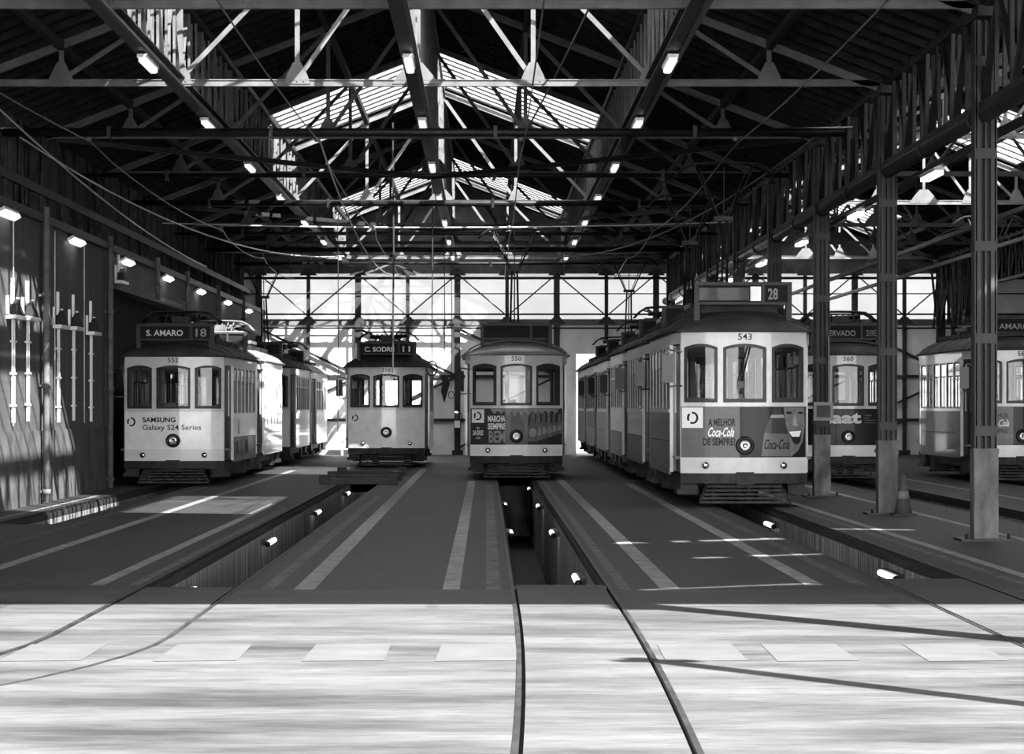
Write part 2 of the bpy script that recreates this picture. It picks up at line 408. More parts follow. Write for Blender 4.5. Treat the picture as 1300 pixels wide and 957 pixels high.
# ------------------------------------------------------------------ trusses
def truss(nave, k, y):
    xl, xc, xr = (XL, XC, XR) if nave == 1 else (X2L, X2C, X2R)
    nd = 8; dx = (xr-xl)/nd
    where = 'main nave' if nave == 1 else 'side nave beyond the columns'
    t = thing('roof_truss', 'pale steel truss of the %s, %s from the front' % (where, ORD[k]), 'roof truss', (xc, y, EAVE-.05), 'roof trusses')
    h = lambda x: SL*(min(x-xl, xr-x))-.1
    X = lambda i: xl+dx*i-xc
    mb = MB()
    for s in (-1, 1): mb.box(xl-xc+.02, xr-xc-.02, min(s*.02, s*.05), max(s*.02, s*.05), -.05, .05)
    mb.box(xl-xc+.02, xr-xc-.02, -.07, .07, .035, .05)
    mb.build('bottom_chord', M['truss'], t)
    for s in (-1, 1):
        mb = MB(); mb.bar((s*(xr-xc-.1), 0, h(xr)+.02), (0, 0, h(xc)), .1, .12); mb.build('top_chord', M['truss'], t)
    for i in range(1, nd):
        w = .07 if nave == 1 else .06
        mb = MB(); mb.box(X(i)-w/2, X(i)+w/2, -.03, .03, .04, h(X(i)+xc)-.03); mb.build('post', M['truss'], t)
        if i < nd/2: j = i+1
        elif i > nd/2: j = i-1
        else: j = None
        if j is not None:
            mb = MB(); mb.bar((X(i), .04, .05), (X(j), .04, h(X(j)+xc)-.05), .05, w); mb.build('diagonal', M['truss'], t)
        gw = .2 if i != nd//2 else .34
        g = MB(); g.add([(X(i)-gw, -.065, -.02), (X(i)+gw, -.065, -.02), (X(i)+gw*.75, -.065, .12), (X(i)+gw*.3, -.065, .3), (X(i)-gw*.3, -.065, .3), (X(i)-gw*.75, -.065, .12),
                         (X(i)-gw, -.05, -.02), (X(i)+gw, -.05, -.02), (X(i)+gw*.75, -.05, .12), (X(i)+gw*.3, -.05, .3), (X(i)-gw*.3, -.05, .3), (X(i)-gw*.75, -.05, .12)],
                        [(0,1,2,3,4,5), (11,10,9,8,7,6)]+[(q, (q+1) % 6, (q+1) % 6+6, q+6) for q in range(6)])
        for rx in (-.1, 0, .1): g.lathe([(.012, -.075), (.012, -.06)], (X(i)+rx, 0, .02), 'Y', 6)
        g.build('gusset_plate', M['truss'], t)
for k, y in enumerate(TR[2:]): truss(1, k, y)
for k, y in enumerate(TR[3:]): truss(2, k, y)
# extra slender tie rods with turnbuckles and wind bracing under the roof
for k, (y, zz) in enumerate([(44.9, 6.0), (53.0, 5.98), (61.2, 6.05), (69.5, 5.9), (77.5, 5.95), (86, 6.0)]):
    t = thing('tie_pipe', 'dark horizontal pipe spanning the main nave below the roof trusses, %s from the front' % ORD[k], 'pipe', (XC, y, zz), 'cross pipes')
    mb = MB(); mb.tube([(XL-XC+.3, 0, 0), (XR-XC-.2, 0, 0)], .045 if k % 2 else .07, 8); mb.build('pipe', M['dark_steel'], t)
    for x in (-5, -2.4, 1.2, 4.4):
        mb = MB(); mb.box(x-.03, x+.03, -.09, .09, -.1, .1); mb.build('clamp', M['dark_steel'], t)
for k, (y, s) in enumerate([(49.6, -1), (49.6, 1), (65.8, -1), (65.8, 1)]):
    t = MB(); x0 = XL+.4 if s < 0 else XR-.3
    t.bar((x0, y+.1, 6.35), (XC, y+3.5, 5.95), .07, .09)
    o = t.build('wind_brace', M['dark_steel'])
    tag(o, 'dark steel brace slanting from the %s eave toward the middle, %s pair' % ('left' if s < 0 else 'right', 'front' if k < 2 else 'rear'), 'brace', 'slanting wind braces')

# ------------------------------------------------------------------ longitudinal beams, hung plank screens, strip lamps
lamp_n = 0
def strip_lamp_mesh():
    a = MB(); a.box(-.07, .07, -.65, .65, 0, .05)
    b = MB(); b.box(-.052, .052, -.63, .63, -.05, 0); b.box(-.035, .035, -.6, .6, -.065, -.05)
    c = MB(); c.box(-.01, .01, -.45, -.43, .05, .12); c.box(-.01, .01, .43, .45, .05, .12)
    return a.mesh('lamp_body', M['lamp_body']), b, c.mesh('hanger', M['dark_steel'])
LB, LD, LH = strip_lamp_mesh()
LDM = LD.mesh('diffuser', M['tube_ceiling'])
LD2 = MB(); LD2.box(-.06, .06, -.63, .63, -.05, 0); LD2M = LD2.mesh('diffuser', M['tube'])
def strip_lamp(loc, label, group, roty=0, bright=False):
    t = thing('strip_lamp', label, 'lamp', loc, group); t.rotation_euler = (0, roty, 0)
    link('lamp_body', LB, t); link('diffuser', LD2M if bright else LDM, t); link('hanger', LH, t)
    return t
def plank_mesh(n, sp, zfun, w, seed, yawmax, tilt, x0=0):
    rnd = random.Random(seed); mb = MB()
    for i in range(n):
        y = (i+.5)*sp+rnd.uniform(-.05, .05); yaw = rnd.uniform(-yawmax, yawmax); ww = w*rnd.uniform(.6, 1.3)
        zl, zh = zfun(rnd); zc = (zl+zh)/2
        R = Matrix.Rotation(yaw, 4, 'Z') @ Matrix.Rotation(rnd.uniform(-tilt, tilt), 4, 'X')
        pts = [Vector((x, yy, z)) for z in (zl-zc, zh-zc) for (x, yy) in ((-.012, -ww/2), (.012, -ww/2), (.012, ww/2), (-.012, ww/2))]
        mb.hexa([(R @ p)+Vector((x0+rnd.uniform(-.04, .04), y, zc)) for p in pts])
    return mb
def lattice(L, n, z0, z1, w, gap, wob=0., seed=1):
    rnd = random.Random(seed); mb = MB(); dy = L/n
    for i in range(n+1):
        y = i*dy
        for sx in (-1, 1):
            x = sx*gap; r = lambda: rnd.uniform(-wob, wob)
            if i < n: mb.bar((x, y+r(), z0), (x, y+r(), z1), w, w*.8, (1, 0, 0))
            if i % 2 == 0 and i < n: mb.bar((x*.4+.01, y+.06, z0+.02), (x*.4+.01, y+dy-.05+r(), z1-.02), w*.8, w*.8, (1, 0, 0))
            if i % 2 == 0 and i > 0: mb.bar((x*.4-.01, y-.06, z0+.02), (x*.4-.01, y-dy+.05+r(), z1-.02), w*.8, w*.8, (1, 0, 0))
    return mb
LAMPX = [('left', -4.55), ('middle', -1.05), ('right', 2.45)]
for bn, bx in LAMPX:
    t = thing('ceiling_beam', 'long dark %s beam of three carrying strip lamps down the nave' % bn, 'beam', (bx, 55, EAVE-.05), 'lamp carrying beams')
    mb = MB()
    mb.box(-.09, .09, -30, 37.8, -.12, -.1); mb.box(-.09, .09, -30, 37.8, .06, .08); mb.box(-.012, .012, -30, 37.8, -.1, .06)
    mb.build('girder', M['beam'], t)
    mb = MB(); mb.box(.1, .15, -30, 37.8, -.16, -.12); mb.build('cable_tray', M['truss'], t)
    for k in range(7):
        y = TR[2+k]+4.1
        strip_lamp((bx+(.02), y, EAVE-.25), 'strip lamp under the %s ceiling beam, %s from the front' % (bn, ORD[k]), 'ceiling strip lamps')
    zt = roof_z(bx, 1)-.18
    web = lattice(8.1, 8, EAVE+.03, zt, .045, .035).mesh('web', M['truss'])
    top = MB().box(-.09, .09, 0, 8.1, zt-.05, zt+.05).mesh('top_chord', M['beam'])
    for k in range(8):
        y = TR[1]+8.1*k
        if y+8.1 > YB: break
        o = thing('lattice_girder', 'pale steel lattice rising from the %s beam to the roof, %s bay from the front' % (bn, ORD[k]), 'girder', (bx, y, 0), 'lattice girders over the beams')
        link('web', web, o); link('top_chord', top, o)

# column row with ragged slats between the naves
def column(name, x, y, label, scale=1.):
    t = thing(name, label, 'column', (x, y, 0), 'steel columns')
    mb = MB()
    for sx in (-1, 1):
        mb.box(sx*.12-.015, sx*.12+.015, -.12, .12, 1.08, EAVE-.1)
        mb.box(min(sx*.12, sx*.06), max(sx*.12, sx*.06), -.12, -.105, 1.08, EAVE-.1)
        mb.box(min(sx*.12, sx*.06), max(sx*.12, sx*.06), .105, .12, 1.08, EAVE-.1)
    mb.box(-.115, .115, -.02, .02, 1.08, EAVE-.1); mb.box(-.012, .012, -.11, .11, 1.08, EAVE-.1)
    mb.build('shaft', M['column'], t)
    for z in (1.25, 2.35, 3.45, 4.55, 5.65): MB().box(-.13, .13, -.132, -.12, z, z+.12).build('batten_plate', M['column'], t)
    b = MB(); b.box(-.145, .145, -.145, .145, 0, 1.08); b.box(-.15, .15, -.15, .15, 1.04, 1.1); b.build('encased_base', M['column_base'], t)
    b = MB(); b.box(-.32, .32, -.28, .28, 0, .03)
    for sx in (-.25, .25): b.lathe([(.02, 0), (.02, .07)], (sx, -.22, .02), 'Z', 6)
    b.build('base_plate', M['dark_steel'], t)
    mb = MB(); mb.box(-.16, .16, -.5, .5, EAVE-.25, EAVE-.12); mb.build('cap', M['column'], t)
    return t
cy = [TR[0]-1.2, TR[1]] + TR[2:]
for k, y in enumerate(cy):
    pos = ORD[k-2] if k > 1 else None
    lab = ('riveted steel column with pale encased foot, %s in view counting from the camera' % pos) if pos else ('steel column beside the open front of the shed, %s' % ('at the door line' if k == 0 else 'one bay in'))
    c = column('steel_column', 5.95, y, lab)
for k, y in enumerate(TR[4:]):
    column('steel_column', X2R, y, 'steel column of the far right row, %s from the front' % ORD[k])
web = lattice(8.1, 8, 5.2, EAVE-.12, .06, .045, .1, 5).mesh('web', M['column'])
top = MB().box(-.09, .09, 0, 8.1, EAVE-.14, EAVE-.02).mesh('top_chord', M['column']); bot = MB().box(-.08, .08, 0, 8.1, 5.14, 5.22).mesh('bottom_chord', M['column'])
for k in range(8):
    y = TR[1]+8.1*k
    if y+8 > YB: break
    for (x, nm_) in ((5.95, 'column row beside the long tram row'), (X2R, 'far right column row')):
        if x > 6 and k < 2: continue
        o = thing('lattice_girder', 'dark lattice girder on top of the %s, %s bay' % (nm_, ORD[k]), 'girder', (x, y, 0), 'lattice girders on the columns')
        link('web', web, o); link('top_chord', top, o); link('bottom_chord', bot, o)
sd = plank_mesh(44, .185, lambda r: (4.6+r.uniform(-.1, .25), EAVE), .05, 77, 1., .25).mesh('slats', M['plank_dark'])
tag(link('plank_screen', sd, None, (X2R-.2, 82, -.4)), 'thin crossed laths hanging in front of the last window at right', 'plank screen')
t = thing('gutter_pipe', 'long dark pipe running along the column row above the trams', 'pipe', (5.95, 55, 5.08), 'long pipes')
mb = MB(); mb.tube([(0, -30, 0), (0, 37.5, 0)], .1, 10); mb.build('pipe', M['dark_steel'], t)
mb = MB(); mb.box(.2, .32, -30, 37.5, -.2, -.14); mb.build('cable_tray', M['dark_steel'], t)
for k in range(18): MB().tube([(0, -29+3.9*k, 0), (0, -28.85+3.9*k, 0)], .125, 10).build('pipe_joint', M['dark_steel'], t)
for k in range(5):
    strip_lamp((6.25, 39.2+8.1*k, 4.85), 'lit strip lamp beside the long gutter pipe, %s from the front' % ORD[k], 'strip lamps along the column row', bright=True)
for k, (x, z) in enumerate([(9.5, 5.1), (11.2, 5.1)]):
    mb = MB(); mb.box(-.05, .05, -28, 37, -.04, .04)
    tag(mb.build('conductor_trough', M['truss'], None, (x, 55, z)), 'pale trough hung lengthwise over the right hand trams, %s one' % ('left' if k == 0 else 'right'), 'cable trough')

# ------------------------------------------------------------------ left wall
def left_wall():
    mb = MB(); mb.box(-8.2, -7.4, 24, 54.6, 1.2, 4.65); mb.box(-7.75, -7.4, 54.6, YB, 3.95, 4.65); struct(mb.build('wall_left', M['wall']))
    mb = MB(); mb.box(-8.2, -7.38, 24, 54.6, 0, 1.2); struct(mb.build('wall_left', M['dado']))
    mb = MB(); mb.box(-8.5, -8.3, YF, YB, 0, 6.6); struct(mb.build('wall_left', M['dark_wall']))
    mb = MB(); mb.box(-7.55, -7.3, 24, YB, 4.65, 4.78); mb.box(-8.0, -7.75, 24, YB, 5.3, 5.45); struct(mb.build('trim_wall_ledge', M['dark_steel']))
    for k, y in enumerate((46.6, 54.3)):
        mb = MB(); mb.box(-7.4, -7.3, y, y+.5, 0, 4.65); struct(mb.build('trim_pilaster', M['wall']))
    pm = plank_mesh(36, .225, lambda r: (4.75, EAVE-.05), .17, 91, .9, .06).mesh('plank_screen', M['plank_dark'])
    for k in range(8):
        y = TR[1]+8.1*k
        if y+8 > YB: break
        tag(link('plank_screen', pm, None, (-7.85, y, 0)), 'dark upright boards above the left wall lamps, %s bay from the front' % ORD[k], 'plank screen', 'boards over the left wall')
    for k, y in enumerate((46.3, 54.2, 62, 68.2, 76, 84)):
        t = thing('downpipe', 'pale downpipe on the left wall, %s from the front' % ORD[k], 'pipe', (-7.28, y, 0), 'left wall downpipes')
        z0 = 0 if y < 54.9 else 3.95
        mb = MB(); mb.tube([(0, 0, z0+.02), (0, 0, 4.9)], .055, 10); mb.build('pipe', M['concrete'], t)
        for z in ((.15, 1.9, 3.4) if z0 == 0 else (4.2,)):
            mb = MB(); mb.tube([(0, 0, z), (0, 0, z+.08)], .075, 10); mb.box(-.12, 0, -.02, .02, z+.02, z+.06); mb.build('bracket', M['concrete'], t)
    for k, y in enumerate((42.8, 49.9, 57, 64.2, 71.6, 79, 86)):
        strip_lamp((-7.3, y, 4.55), 'lit strip lamp high on the left wall, %s from the front' % ORD[k], 'left wall strip lamps', roty=-.5, bright=True)
    for k, (y, z) in enumerate(((43.6, 3.1), (45.0, 3.12), (48.2, 3.08), (50.0, 3.1), (52.2, 3.07), (56.2, 4.2))):
        t = thing('wall_bracket', 'white wall bracket cradling a dark plug above a conduit, %s from the front' % ORD[k], 'bracket', (-7.4, y, z), 'wall brackets')
        a = MB()
        a.box(0, .04, -.5, -.42, -.1, .22); a.box(0, .04, .42, .5, -.1, .22); a.box(0, .16, -.5, .5, -.14, -.08); a.box(0, .04, -.05, .05, .1, .5)
        a.build('cradle', M['white'], t)
        b = MB(); b.hexa([(.03, -.3, -.08), (.17, -.3, -.08), (.17, .26, -.08), (.03, .26, -.08), (.05, -.28, .08), (.13, -.28, .1), (.11, .05, .18), (.05, .05, .18)]); b.build('plug', M['rubber'], t)
        if z < 4:
            c = MB(); c.tube([(.03, -.09, -.14), (.03, -.09, -1.75)], .016, 6); c.tube([(.03, .1, -.14), (.03, .1, -1.75)], .012, 6)
            for zz in (-.5, -1., -1.5): c.box(0, .06, -.15, .16, zz, zz+.03)
            c.build('conduit', M['white'], t)
    for k, y in enumerate((43.6, 47.8, 51.3)):
        c = MB(); c.tube([(-7.37, y, 1.3), (-7.37, y, 4.6)], .012, 6)
        tag(c.build('wall_conduit', M['wire_pale']), 'thin vertical conduit up the left wall, %s from the front' % ORD[k], 'conduit', 'thin wall conduits')
left_wall()
mb = MB(); mb.box(18.9, 19.1, YF, YB, 0, EAVE); struct(mb.build('wall_right', M['dark_wall']))

# ------------------------------------------------------------------ back wall
def back_wall():
    lo = MB(); y0, y1 = YB, YB+.12
    for (a, b, z0, z1) in ((-8.3, 3.0, 0, 4.45), (5.3, 19, 0, 4.45), (3.0, 5.3, 3.35, 4.45), (-8.3, -7.53, 4.45, 6.1), (15.53, 19, 4.45, 6.1)): lo.box(a, b, y0, y1, z0, z1)
    struct(lo.build('wall_back', M['backwall']))
    xs = [-7.55+1.65*i for i in range(15)]
    k = 7
    for a, b in zip(xs[:-1], xs[1:]):
        mb = MB(); mb.add([(a+.02, YB+.03, 4.5), (b-.02, YB+.03, 4.5), (b-.02, YB+.03, 6.02), (a+.02, YB+.03, 6.02)], [(0, 1, 2, 3)]); struct(mb.build('window_%d' % k, M['win_sheet'])); k += 1
    fr = MB(); fr.box(-8.3, 19, YB-.06, YB+.06, 4.3, 4.5); struct(fr.build('trim_window_sill', M['mull']))
    for i, x in enumerate(xs):
        big = i % 2 == 0
        zb = 0 if not (2.5 < x < 5.7) else 3.75
        mb = MB(); w = .1 if big else .06
        mb.box(x-w, x+w, YB-.16, YB-.02, zb, 6.1)
        if zb == 0: mb.box(x-.18, x+.18, YB-.2, YB-.02, 0, .15)
        for z in (4.4, 6.0):
            mb.add([(x-.3, YB-.17, z-.05), (x+.3, YB-.17, z-.05), (x+.1, YB-.17, z+.18), (x-.1, YB-.17, z+.18)], [(0,1,2,3)])
        struct(mb.build('trim_wall_post', M['beam']))
    for z, r in ((5.86, .045), (5.34, .018), (4.66, .03), (4.2, .03)):
        mb = MB(); mb.tube([(-8.2, YB-.25, z), (18.5, YB-.25, z)], r, 8); struct(mb.build('trim_wall_rail', M['dark_steel']))
    mb = MB()
    for z in (2.6, 1.15): 
        for (a, b) in ((-8.2, 2.5), (5.7, 18.5)): mb.box(a, b, YB-.1, YB-.03, z-.05, z+.05)
    struct(mb.build('trim_girt', M['beam']))
    mb = MB()
    for i in range(0, len(xs)-1):
        a, b = xs[i], xs[i+1]
        if i % 2 == 0: mb.tube([(a, YB-.2, 6.0), (b, YB-.2, 4.6)], .025, 6)
        else: mb.tube([(a, YB-.2, 4.6), (b, YB-.2, 6.0)], .025, 6)
    struct(mb.build('trim_window_brace', M['dark_steel']))
    mb = MB()
    for i in range(0, len(xs)-2, 2):
        a, b = xs[i], xs[i+2]; 
        if b > 2.5 and a < 5.6: continue
        m_ = (a+b)/2
        mb.bar((a, YB-.12, 4.2), (b, YB-.12, 2.6), .05, .09); mb.bar((a, YB-.12, .2), (m_, YB-.12, 1.15), .05, .07); mb.bar((b, YB-.12, 2.6), (a+.3, YB-.12, 1.2), .05, .07)
    struct(mb.build('trim_wall_brace', M['beam']))
back_wall()

# things along the back wall
t = thing('fire_extinguisher', 'grey fire extinguisher strapped to the pale post left of the middle tram', 'fire extinguisher', (-.95, YB-.36, .75), None)
mb = MB(); mb.lathe([(.09, 0), (.11, .03), (.11, .5), (.06, .58), (.03, .62)], (0, 0, 0), 'Z', 14); mb.build('cylinder', M['ad_dark'], t)
mb = MB(); mb.tube([(0, 0, .62), (.05, -.06, .72), (.14, -.08, .6), (.16, -.06, .3)], .018, 6); mb.build('hose', M['rubber'], t)
mb = MB(); mb.box(-.08, .04, -.02, .02, .64, .69); mb.build('handle', M['chrome'], t)
mb = MB(); mb.box(-.09, .09, -.125, -.1, .15, .38); mb.build('paper_label', M['ink_white'], t)
t = thing('hanging_cloth', 'folded dark cloth hanging from the wall rail left of the fire extinguisher', 'cloth', (-1.4, YB-.3, 2.55), None)
mb = MB(); mb.add([(-.04, 0, 0), (.14, 0, .0), (.2, .02, -.2), (.02, .02, -.85), (-.08, .02, -.5), (-.04, -.06, 0), (.14, -.06, 0), (.2, -.08, -.2), (.02, -.04, -.85), (-.08, -.08, -.5)],
                  [(4,3,2,1,0), (5,6,7,8,9)]+[(i, (i+1) % 5, (i+1) % 5+5, i+5) for i in range(5)]); mb.build('cloth', M['rubber'], t)
t = thing('workbench', 'low pale metal bench at the back wall beside the last left row tram', 'bench', (-3.9, 92.1, 0), None)
mb = MB(); mb.box(-.9, .9, -.3, .3, .68, .74); mb.build('bench_top', M['white'], t)
mb = MB(); mb.box(-.85, .85, -.25, .25, .2, .24); mb.build('shelf', M['silver'], t)
for sx in (-.82, .82):
    for sy in (-.24, .24):
        mb = MB(); mb.box(sx-.03, sx+.03, sy-.03, sy+.03, 0, .68); mb.build('leg', M['silver'], t)
t = thing('tool_cabinet', 'dark metal cabinet by the back wall between the right hand trams', 'cabinet', (9.35, 88, 0), None)
mb = MB(); mb.box(-.3, .3, -.3, .3, 0, 1.6); mb.build('body', M['dark_steel'], t)
for s in (-1, 1):
    mb = MB(); mb.box(min(s*.01, s*.28), max(s*.01, s*.28), -.32, -.3, .08, 1.56); d = mb.build('door', M['column'], t)
    mb = MB(); mb.box(s*.04-.01, s*.04+.01, -.35, -.32, .8, .95); mb.build('handle', M['chrome'], d)
# traffic cone at second column
t = thing('traffic_cone', 'dark traffic cone standing at the foot of the second column', 'traffic cone', (6.12, 41.0, 0), None)
mb = MB(); mb.box(-.17, .17, -.17, .17, 0, .03); mb.build('foot', M['rubber'], t)
mb = MB(); mb.lathe([(.13, .03), (.025, .62)], (0, 0, 0), 'Z', 16); mb.build('cone', M['cone'], t)
mb = MB(); mb.lathe([(.095, .25), (.075, .36)], (0, 0, 0), 'Z', 16); mb.build('band', M['ad_grey'], t)
# electrical box on first column
t = thing('junction_box', 'dark electrical box clamped to the first column behind the advert tram', 'box', (5.95, 49.38, 1.35), None)
mb = MB(); mb.box(-.17, .17, -.09, 0, 0, .33); mb.build('casing', M['black'], t)
mb = MB(); mb.box(-.12, .12, -.1, -.09, .06, .27); mb.build('cover', M['dark_steel'], t)
mb = MB(); mb.tube([(.1, -.04, .33), (.1, -.02, 1.5)], .02, 6); mb.build('conduit', M['black'], t)

# pit lamps and pit cross beams
pl_body = MB(); pl_body.box(-.03, .03, -.6, .6, -.02, .05); PBM = pl_body.mesh('lamp_body', M['dark_steel'])
pl_t = MB(); pl_t.tube([(0, -.6, 0), (0, .6, 0)], .035, 10); PTM = pl_t.mesh('tube', M['tube_dim'])
pl_c = MB(); pl_c.tube([(0, .6, 0), (0, .7, 0)], .04, 10); PCM = pl_c.mesh('end_cap', M['dark_steel']); pl_d = MB(); pl_d.tube([(0, -.64, 0), (0, -.6, 0)], .04, 10); PDM = pl_d.mesh('end_cap', M['dark_steel'])
for t_, side, lst, nm in (('B', -1, (27.5, 38, 48.5, 59), 'curving track pit'), ('C', 1, (29.7, 40.5, 51.3, 62), 'middle pit'),
                          ('D', 1, (30.4, 43.5), 'fourth pit'), ('A', -1, (42, 50), 'wall side pit'), ('C', -1, (40.5, 52), 'middle pit')):
    for k, y in enumerate(lst):
        c = tx(t_, y)
        t = thing('pit_lamp', 'lit tube lamp on the %s side of the %s, %s from the front' % ('left' if side < 0 else 'right', nm, ORD[k]), 'lamp', (c+side*.3, y, -.24), 'pit lamps')
        link('lamp_body', PBM, t, (side*.05, 0, 0)); link('tube', PTM, t); link('end_cap', PCM, t); link('end_cap', PDM, t)
for k, y in enumerate((57.5, 60.5, 64.5)):
    t = thing('lifting_beam', 'steel lifting beam across the pit before the C. SODRE tram, %s from the front' % ORD[k], 'beam', (TRK['B'], y, 0), 'pit lifting beams')
    mb = MB(); mb.box(-.75, .75, -.12, .12, .01, .12); mb.build('beam', M['dark_steel'], t)
    mb = MB(); mb.box(-.8, -.6, -.2, .2, .005, .2); mb.box(.6, .8, -.2, .2, .005, .2); mb.build('jack', M['iron'], t)

# ------------------------------------------------------------------ overhead wires
def sag(p, q, s, n=14):
    p, q = Vector(p), Vector(q)
    return [p.lerp(q, i/n)-Vector((0, 0, s*4*(i/n)*(1-i/n))) for i in range(n+1)]
for k, (y, z) in enumerate(((45.0, 6.0), (67.5, 5.95), (80, 5.95))):
    t = thing('span_wire', 'pale span wire stretched from wall to columns over the trams, %s from the front' % ORD[k], 'wire', (0, y, 0), 'span wires')
    mb = MB(); mb.tube(sag((-7.9, 0, z+.08), (5.9, 0, z+.1), .12), .014, 5); mb.build('wire', M['wire_pale'], t)
    for tk in 'ABCD':
        x = TRK[tk]-.1
        mb = MB(); mb.lathe([(.03, -.14), (.06, -.1), (.04, -.06), (.06, -.02), (.03, .02)], (x, 0, z), 'Z', 10); mb.build('insulator', M['truss'], t)
nmw = {'A': 'left wall track', 'B': 'second track', 'C': 'middle track', 'D': 'fourth track', 'E': 'fifth track', 'F': 'rightmost track'}
for tk in 'ABCDEF':
    mb = MB(); pts = []
    ys = [16, 45, 67.5, 80, 92.5]
    for a, b in zip(ys[:-1], ys[1:]):
        seg = sag((TRK[tk]-.1, a, 5.85), (TRK[tk]-.1+.05, b, 5.85), .18, 8); pts += seg if not pts else seg[1:]
    mb.tube(pts, .011, 5)
    tag(mb.build('contact_wire', M['wire']), 'thin overhead contact wire above the %s' % nmw[tk], 'wire', 'contact wires')
# slack cables and pull cords
for k, (x, y, z0, z1, r, ring) in enumerate(((-2.2, 66, 2.25, 8.3, .022, 0), (-1.28, 66, 2.5, 8.4, .014, 1), (-3.5, 66, .6, 6, .01, 0), (-1.08, 72, 2.0, 6, .01, 1), (-.9, 72.2, 1.9, 6, .008, 1))):
    t = thing('pull_cord', ['thick dark cord hanging in front of the tram marked 11', 'dark pull cord ending in a wide loop left of the middle tram', 'thin cord hanging nearly to the floor right of the left row',
        'thin pull cord with a small ring near the middle tram', 'shortest thin cord, nearest to the middle tram mirror'][k], 'cord', (x, y, z0), 'pull cords')
    mb = MB(); mb.tube([(0, 0, .15), (.02, 0, (z1-z0)/2), (0, 0, z1-z0)], r, 6); mb.build('cord', M['rubber'], t)
    if ring:
        mb = MB(); R_ = .16 if k == 1 else .09
        mb.tube([(R_*.8*math.cos(a), 0, R_*1.1*math.sin(a)+.0) for a in arc(0, 2*PI, 14)], .018 if k == 1 else .01, 6, cap=False); mb.build('ring', M['rubber'], t)
for k, (p, q, s) in enumerate((((-7.6, 45, 6.0), (-3.4, 67, 5.2), .6), ((-2.7, 45, 5.95), (-2.4, 70, 4.9), .5), ((5.5, 45, 6.1), (1.2, 70, 5.4), .7), ((.6, 45, 5.95), (2.0, 36, 8.2), .1), ((-7.3, 38, 6.3), (-7.2, 72, 5.2), .3))):
    mb = MB(); mb.tube(sag(p, q, s), .016, 5)
    tag(mb.build('slack_cable', M['wire_pale'] if k in (0, 1, 4) else M['wire']), ['pale slack cable drooping from the left wall toward the second track', 'pale slack cable drooping over the second track', 'dark slack cable from the column row toward the middle tram',
        'short dark cable rising to the roof right of the middle', 'pale cable drooping along the top of the left wall'][k], 'cable', 'slack cables')

# masts outside the open front
t = thing('street_mast', 'slim metal mast on the apron outside the open shed front', 'mast', (4.6, 12.7, 0), None)
mb = MB(); mb.tube([(0, 0, 0), (0, 0, 4.8)], .1, 10); mb.build('pole', M['dark_steel'], t)
mb = MB(); mb.box(-.25, .25, -.03, .03, 4.6, 4.7); mb.build('crossarm', M['dark_steel'], t)

# ------------------------------------------------------------------ text and decals
TXT = {}
def text2d(s, off=0., shear=0., space=1.):
    key = (s, off, shear, space)
    if key in TXT: return TXT[key]
    cu = bpy.data.curves.new('t', 'FONT'); cu.body = s; cu.offset = off; cu.shear = shear; cu.space_character = space; cu.resolution_u = 3
    o = bpy.data.objects.new('t', cu); COL.objects.link(o)
    dg = bpy.context.evaluated_depsgraph_get()
    me = bpy.data.meshes.new_from_object(o.evaluated_get(dg))
    v = [(a.co.x, a.co.y) for a in me.vertices]; f = [tuple(p.vertices) for p in me.polygons]
    bpy.data.objects.remove(o); bpy.data.curves.remove(cu); bpy.data.meshes.remove(me)
    x0, x1 = min(a[0] for a in v), max(a[0] for a in v); y0, y1 = min(a[1] for a in v), max(a[1] for a in v)
    v = [((a[0]-x0)/(x1-x0), (a[1]-y0)/(y1-y0)) for a in v]
    TXT[key] = (v, f); return TXT[key]
def conform(v2, f2, P, d, name, mat, parent, step=.12):
    bm = bmesh.new(); vs = [bm.verts.new((a[0], 0, a[1])) for a in v2]
    for f in f2:
        try: bm.faces.new([vs[i] for i in f])
        except Exception: pass
    xs = [a[0] for a in v2]
    if step:
        x = math.ceil(min(xs)/step)*step
        while x < max(xs):
            bmesh.ops.bisect_plane(bm, geom=bm.verts[:]+bm.edges[:]+bm.faces[:], plane_co=(x, 0, 0), plane_no=(1, 0, 0)); x += step
    for v in bm.verts: v.co = Vector(P(v.co.x, v.co.z, d))
    me = bpy.data.meshes.new(name); bm.to_mesh(me); bm.free(); me.materials.append(mat)
    return link(name, me, parent)
def text(s, x0, x1, z0, z1, P, mat, parent, off=.0, shear=0., d=-.008, name='lettering', step=.12):
    v, f = text2d(s, off, shear)
    return conform([(x0+a*(x1-x0), z0+b*(z1-z0)) for a, b in v], f, P, d, name, mat, parent, step)
def poly(pts, P, mat, parent, d=-.005, name='advert_picture'):
    return conform(pts, [tuple(range(len(pts)))], P, d, name, mat, parent)
def rect(x0, x1, z0, z1): return [(x0, z0), (x1, z0), (x1, z1), (x0, z1)]
def ell(cx, cz, rx, rz, n=18, a0=0, a1=2*PI): return [(cx+rx*math.cos(a), cz+rz*math.sin(a)) for a in arc(a0, a1, n)][:-1 if abs(a1-a0-2*PI) < .01 else None]
def ring_logo(cx, cz, r, P, mat, parent, d=-.01):
    """a C-shaped ring broken into two pieces"""
    v, f = [], []
    for (a0, a1) in ((-2.1, 1.75), (2.3, 3.7)):
        b = len(v); n = 14
        for a in arc(a0, a1, n):
            v += [(cx+r*math.cos(a), cz+r*1.1*math.sin(a)), (cx+r*.6*math.cos(a), cz+r*.75*math.sin(a))]
        f += [(b+2*i, b+2*i+2, b+2*i+3, b+2*i+1) for i in range(n)]
    conform(v, f, P, d, 'operator_emblem', mat, parent, None)

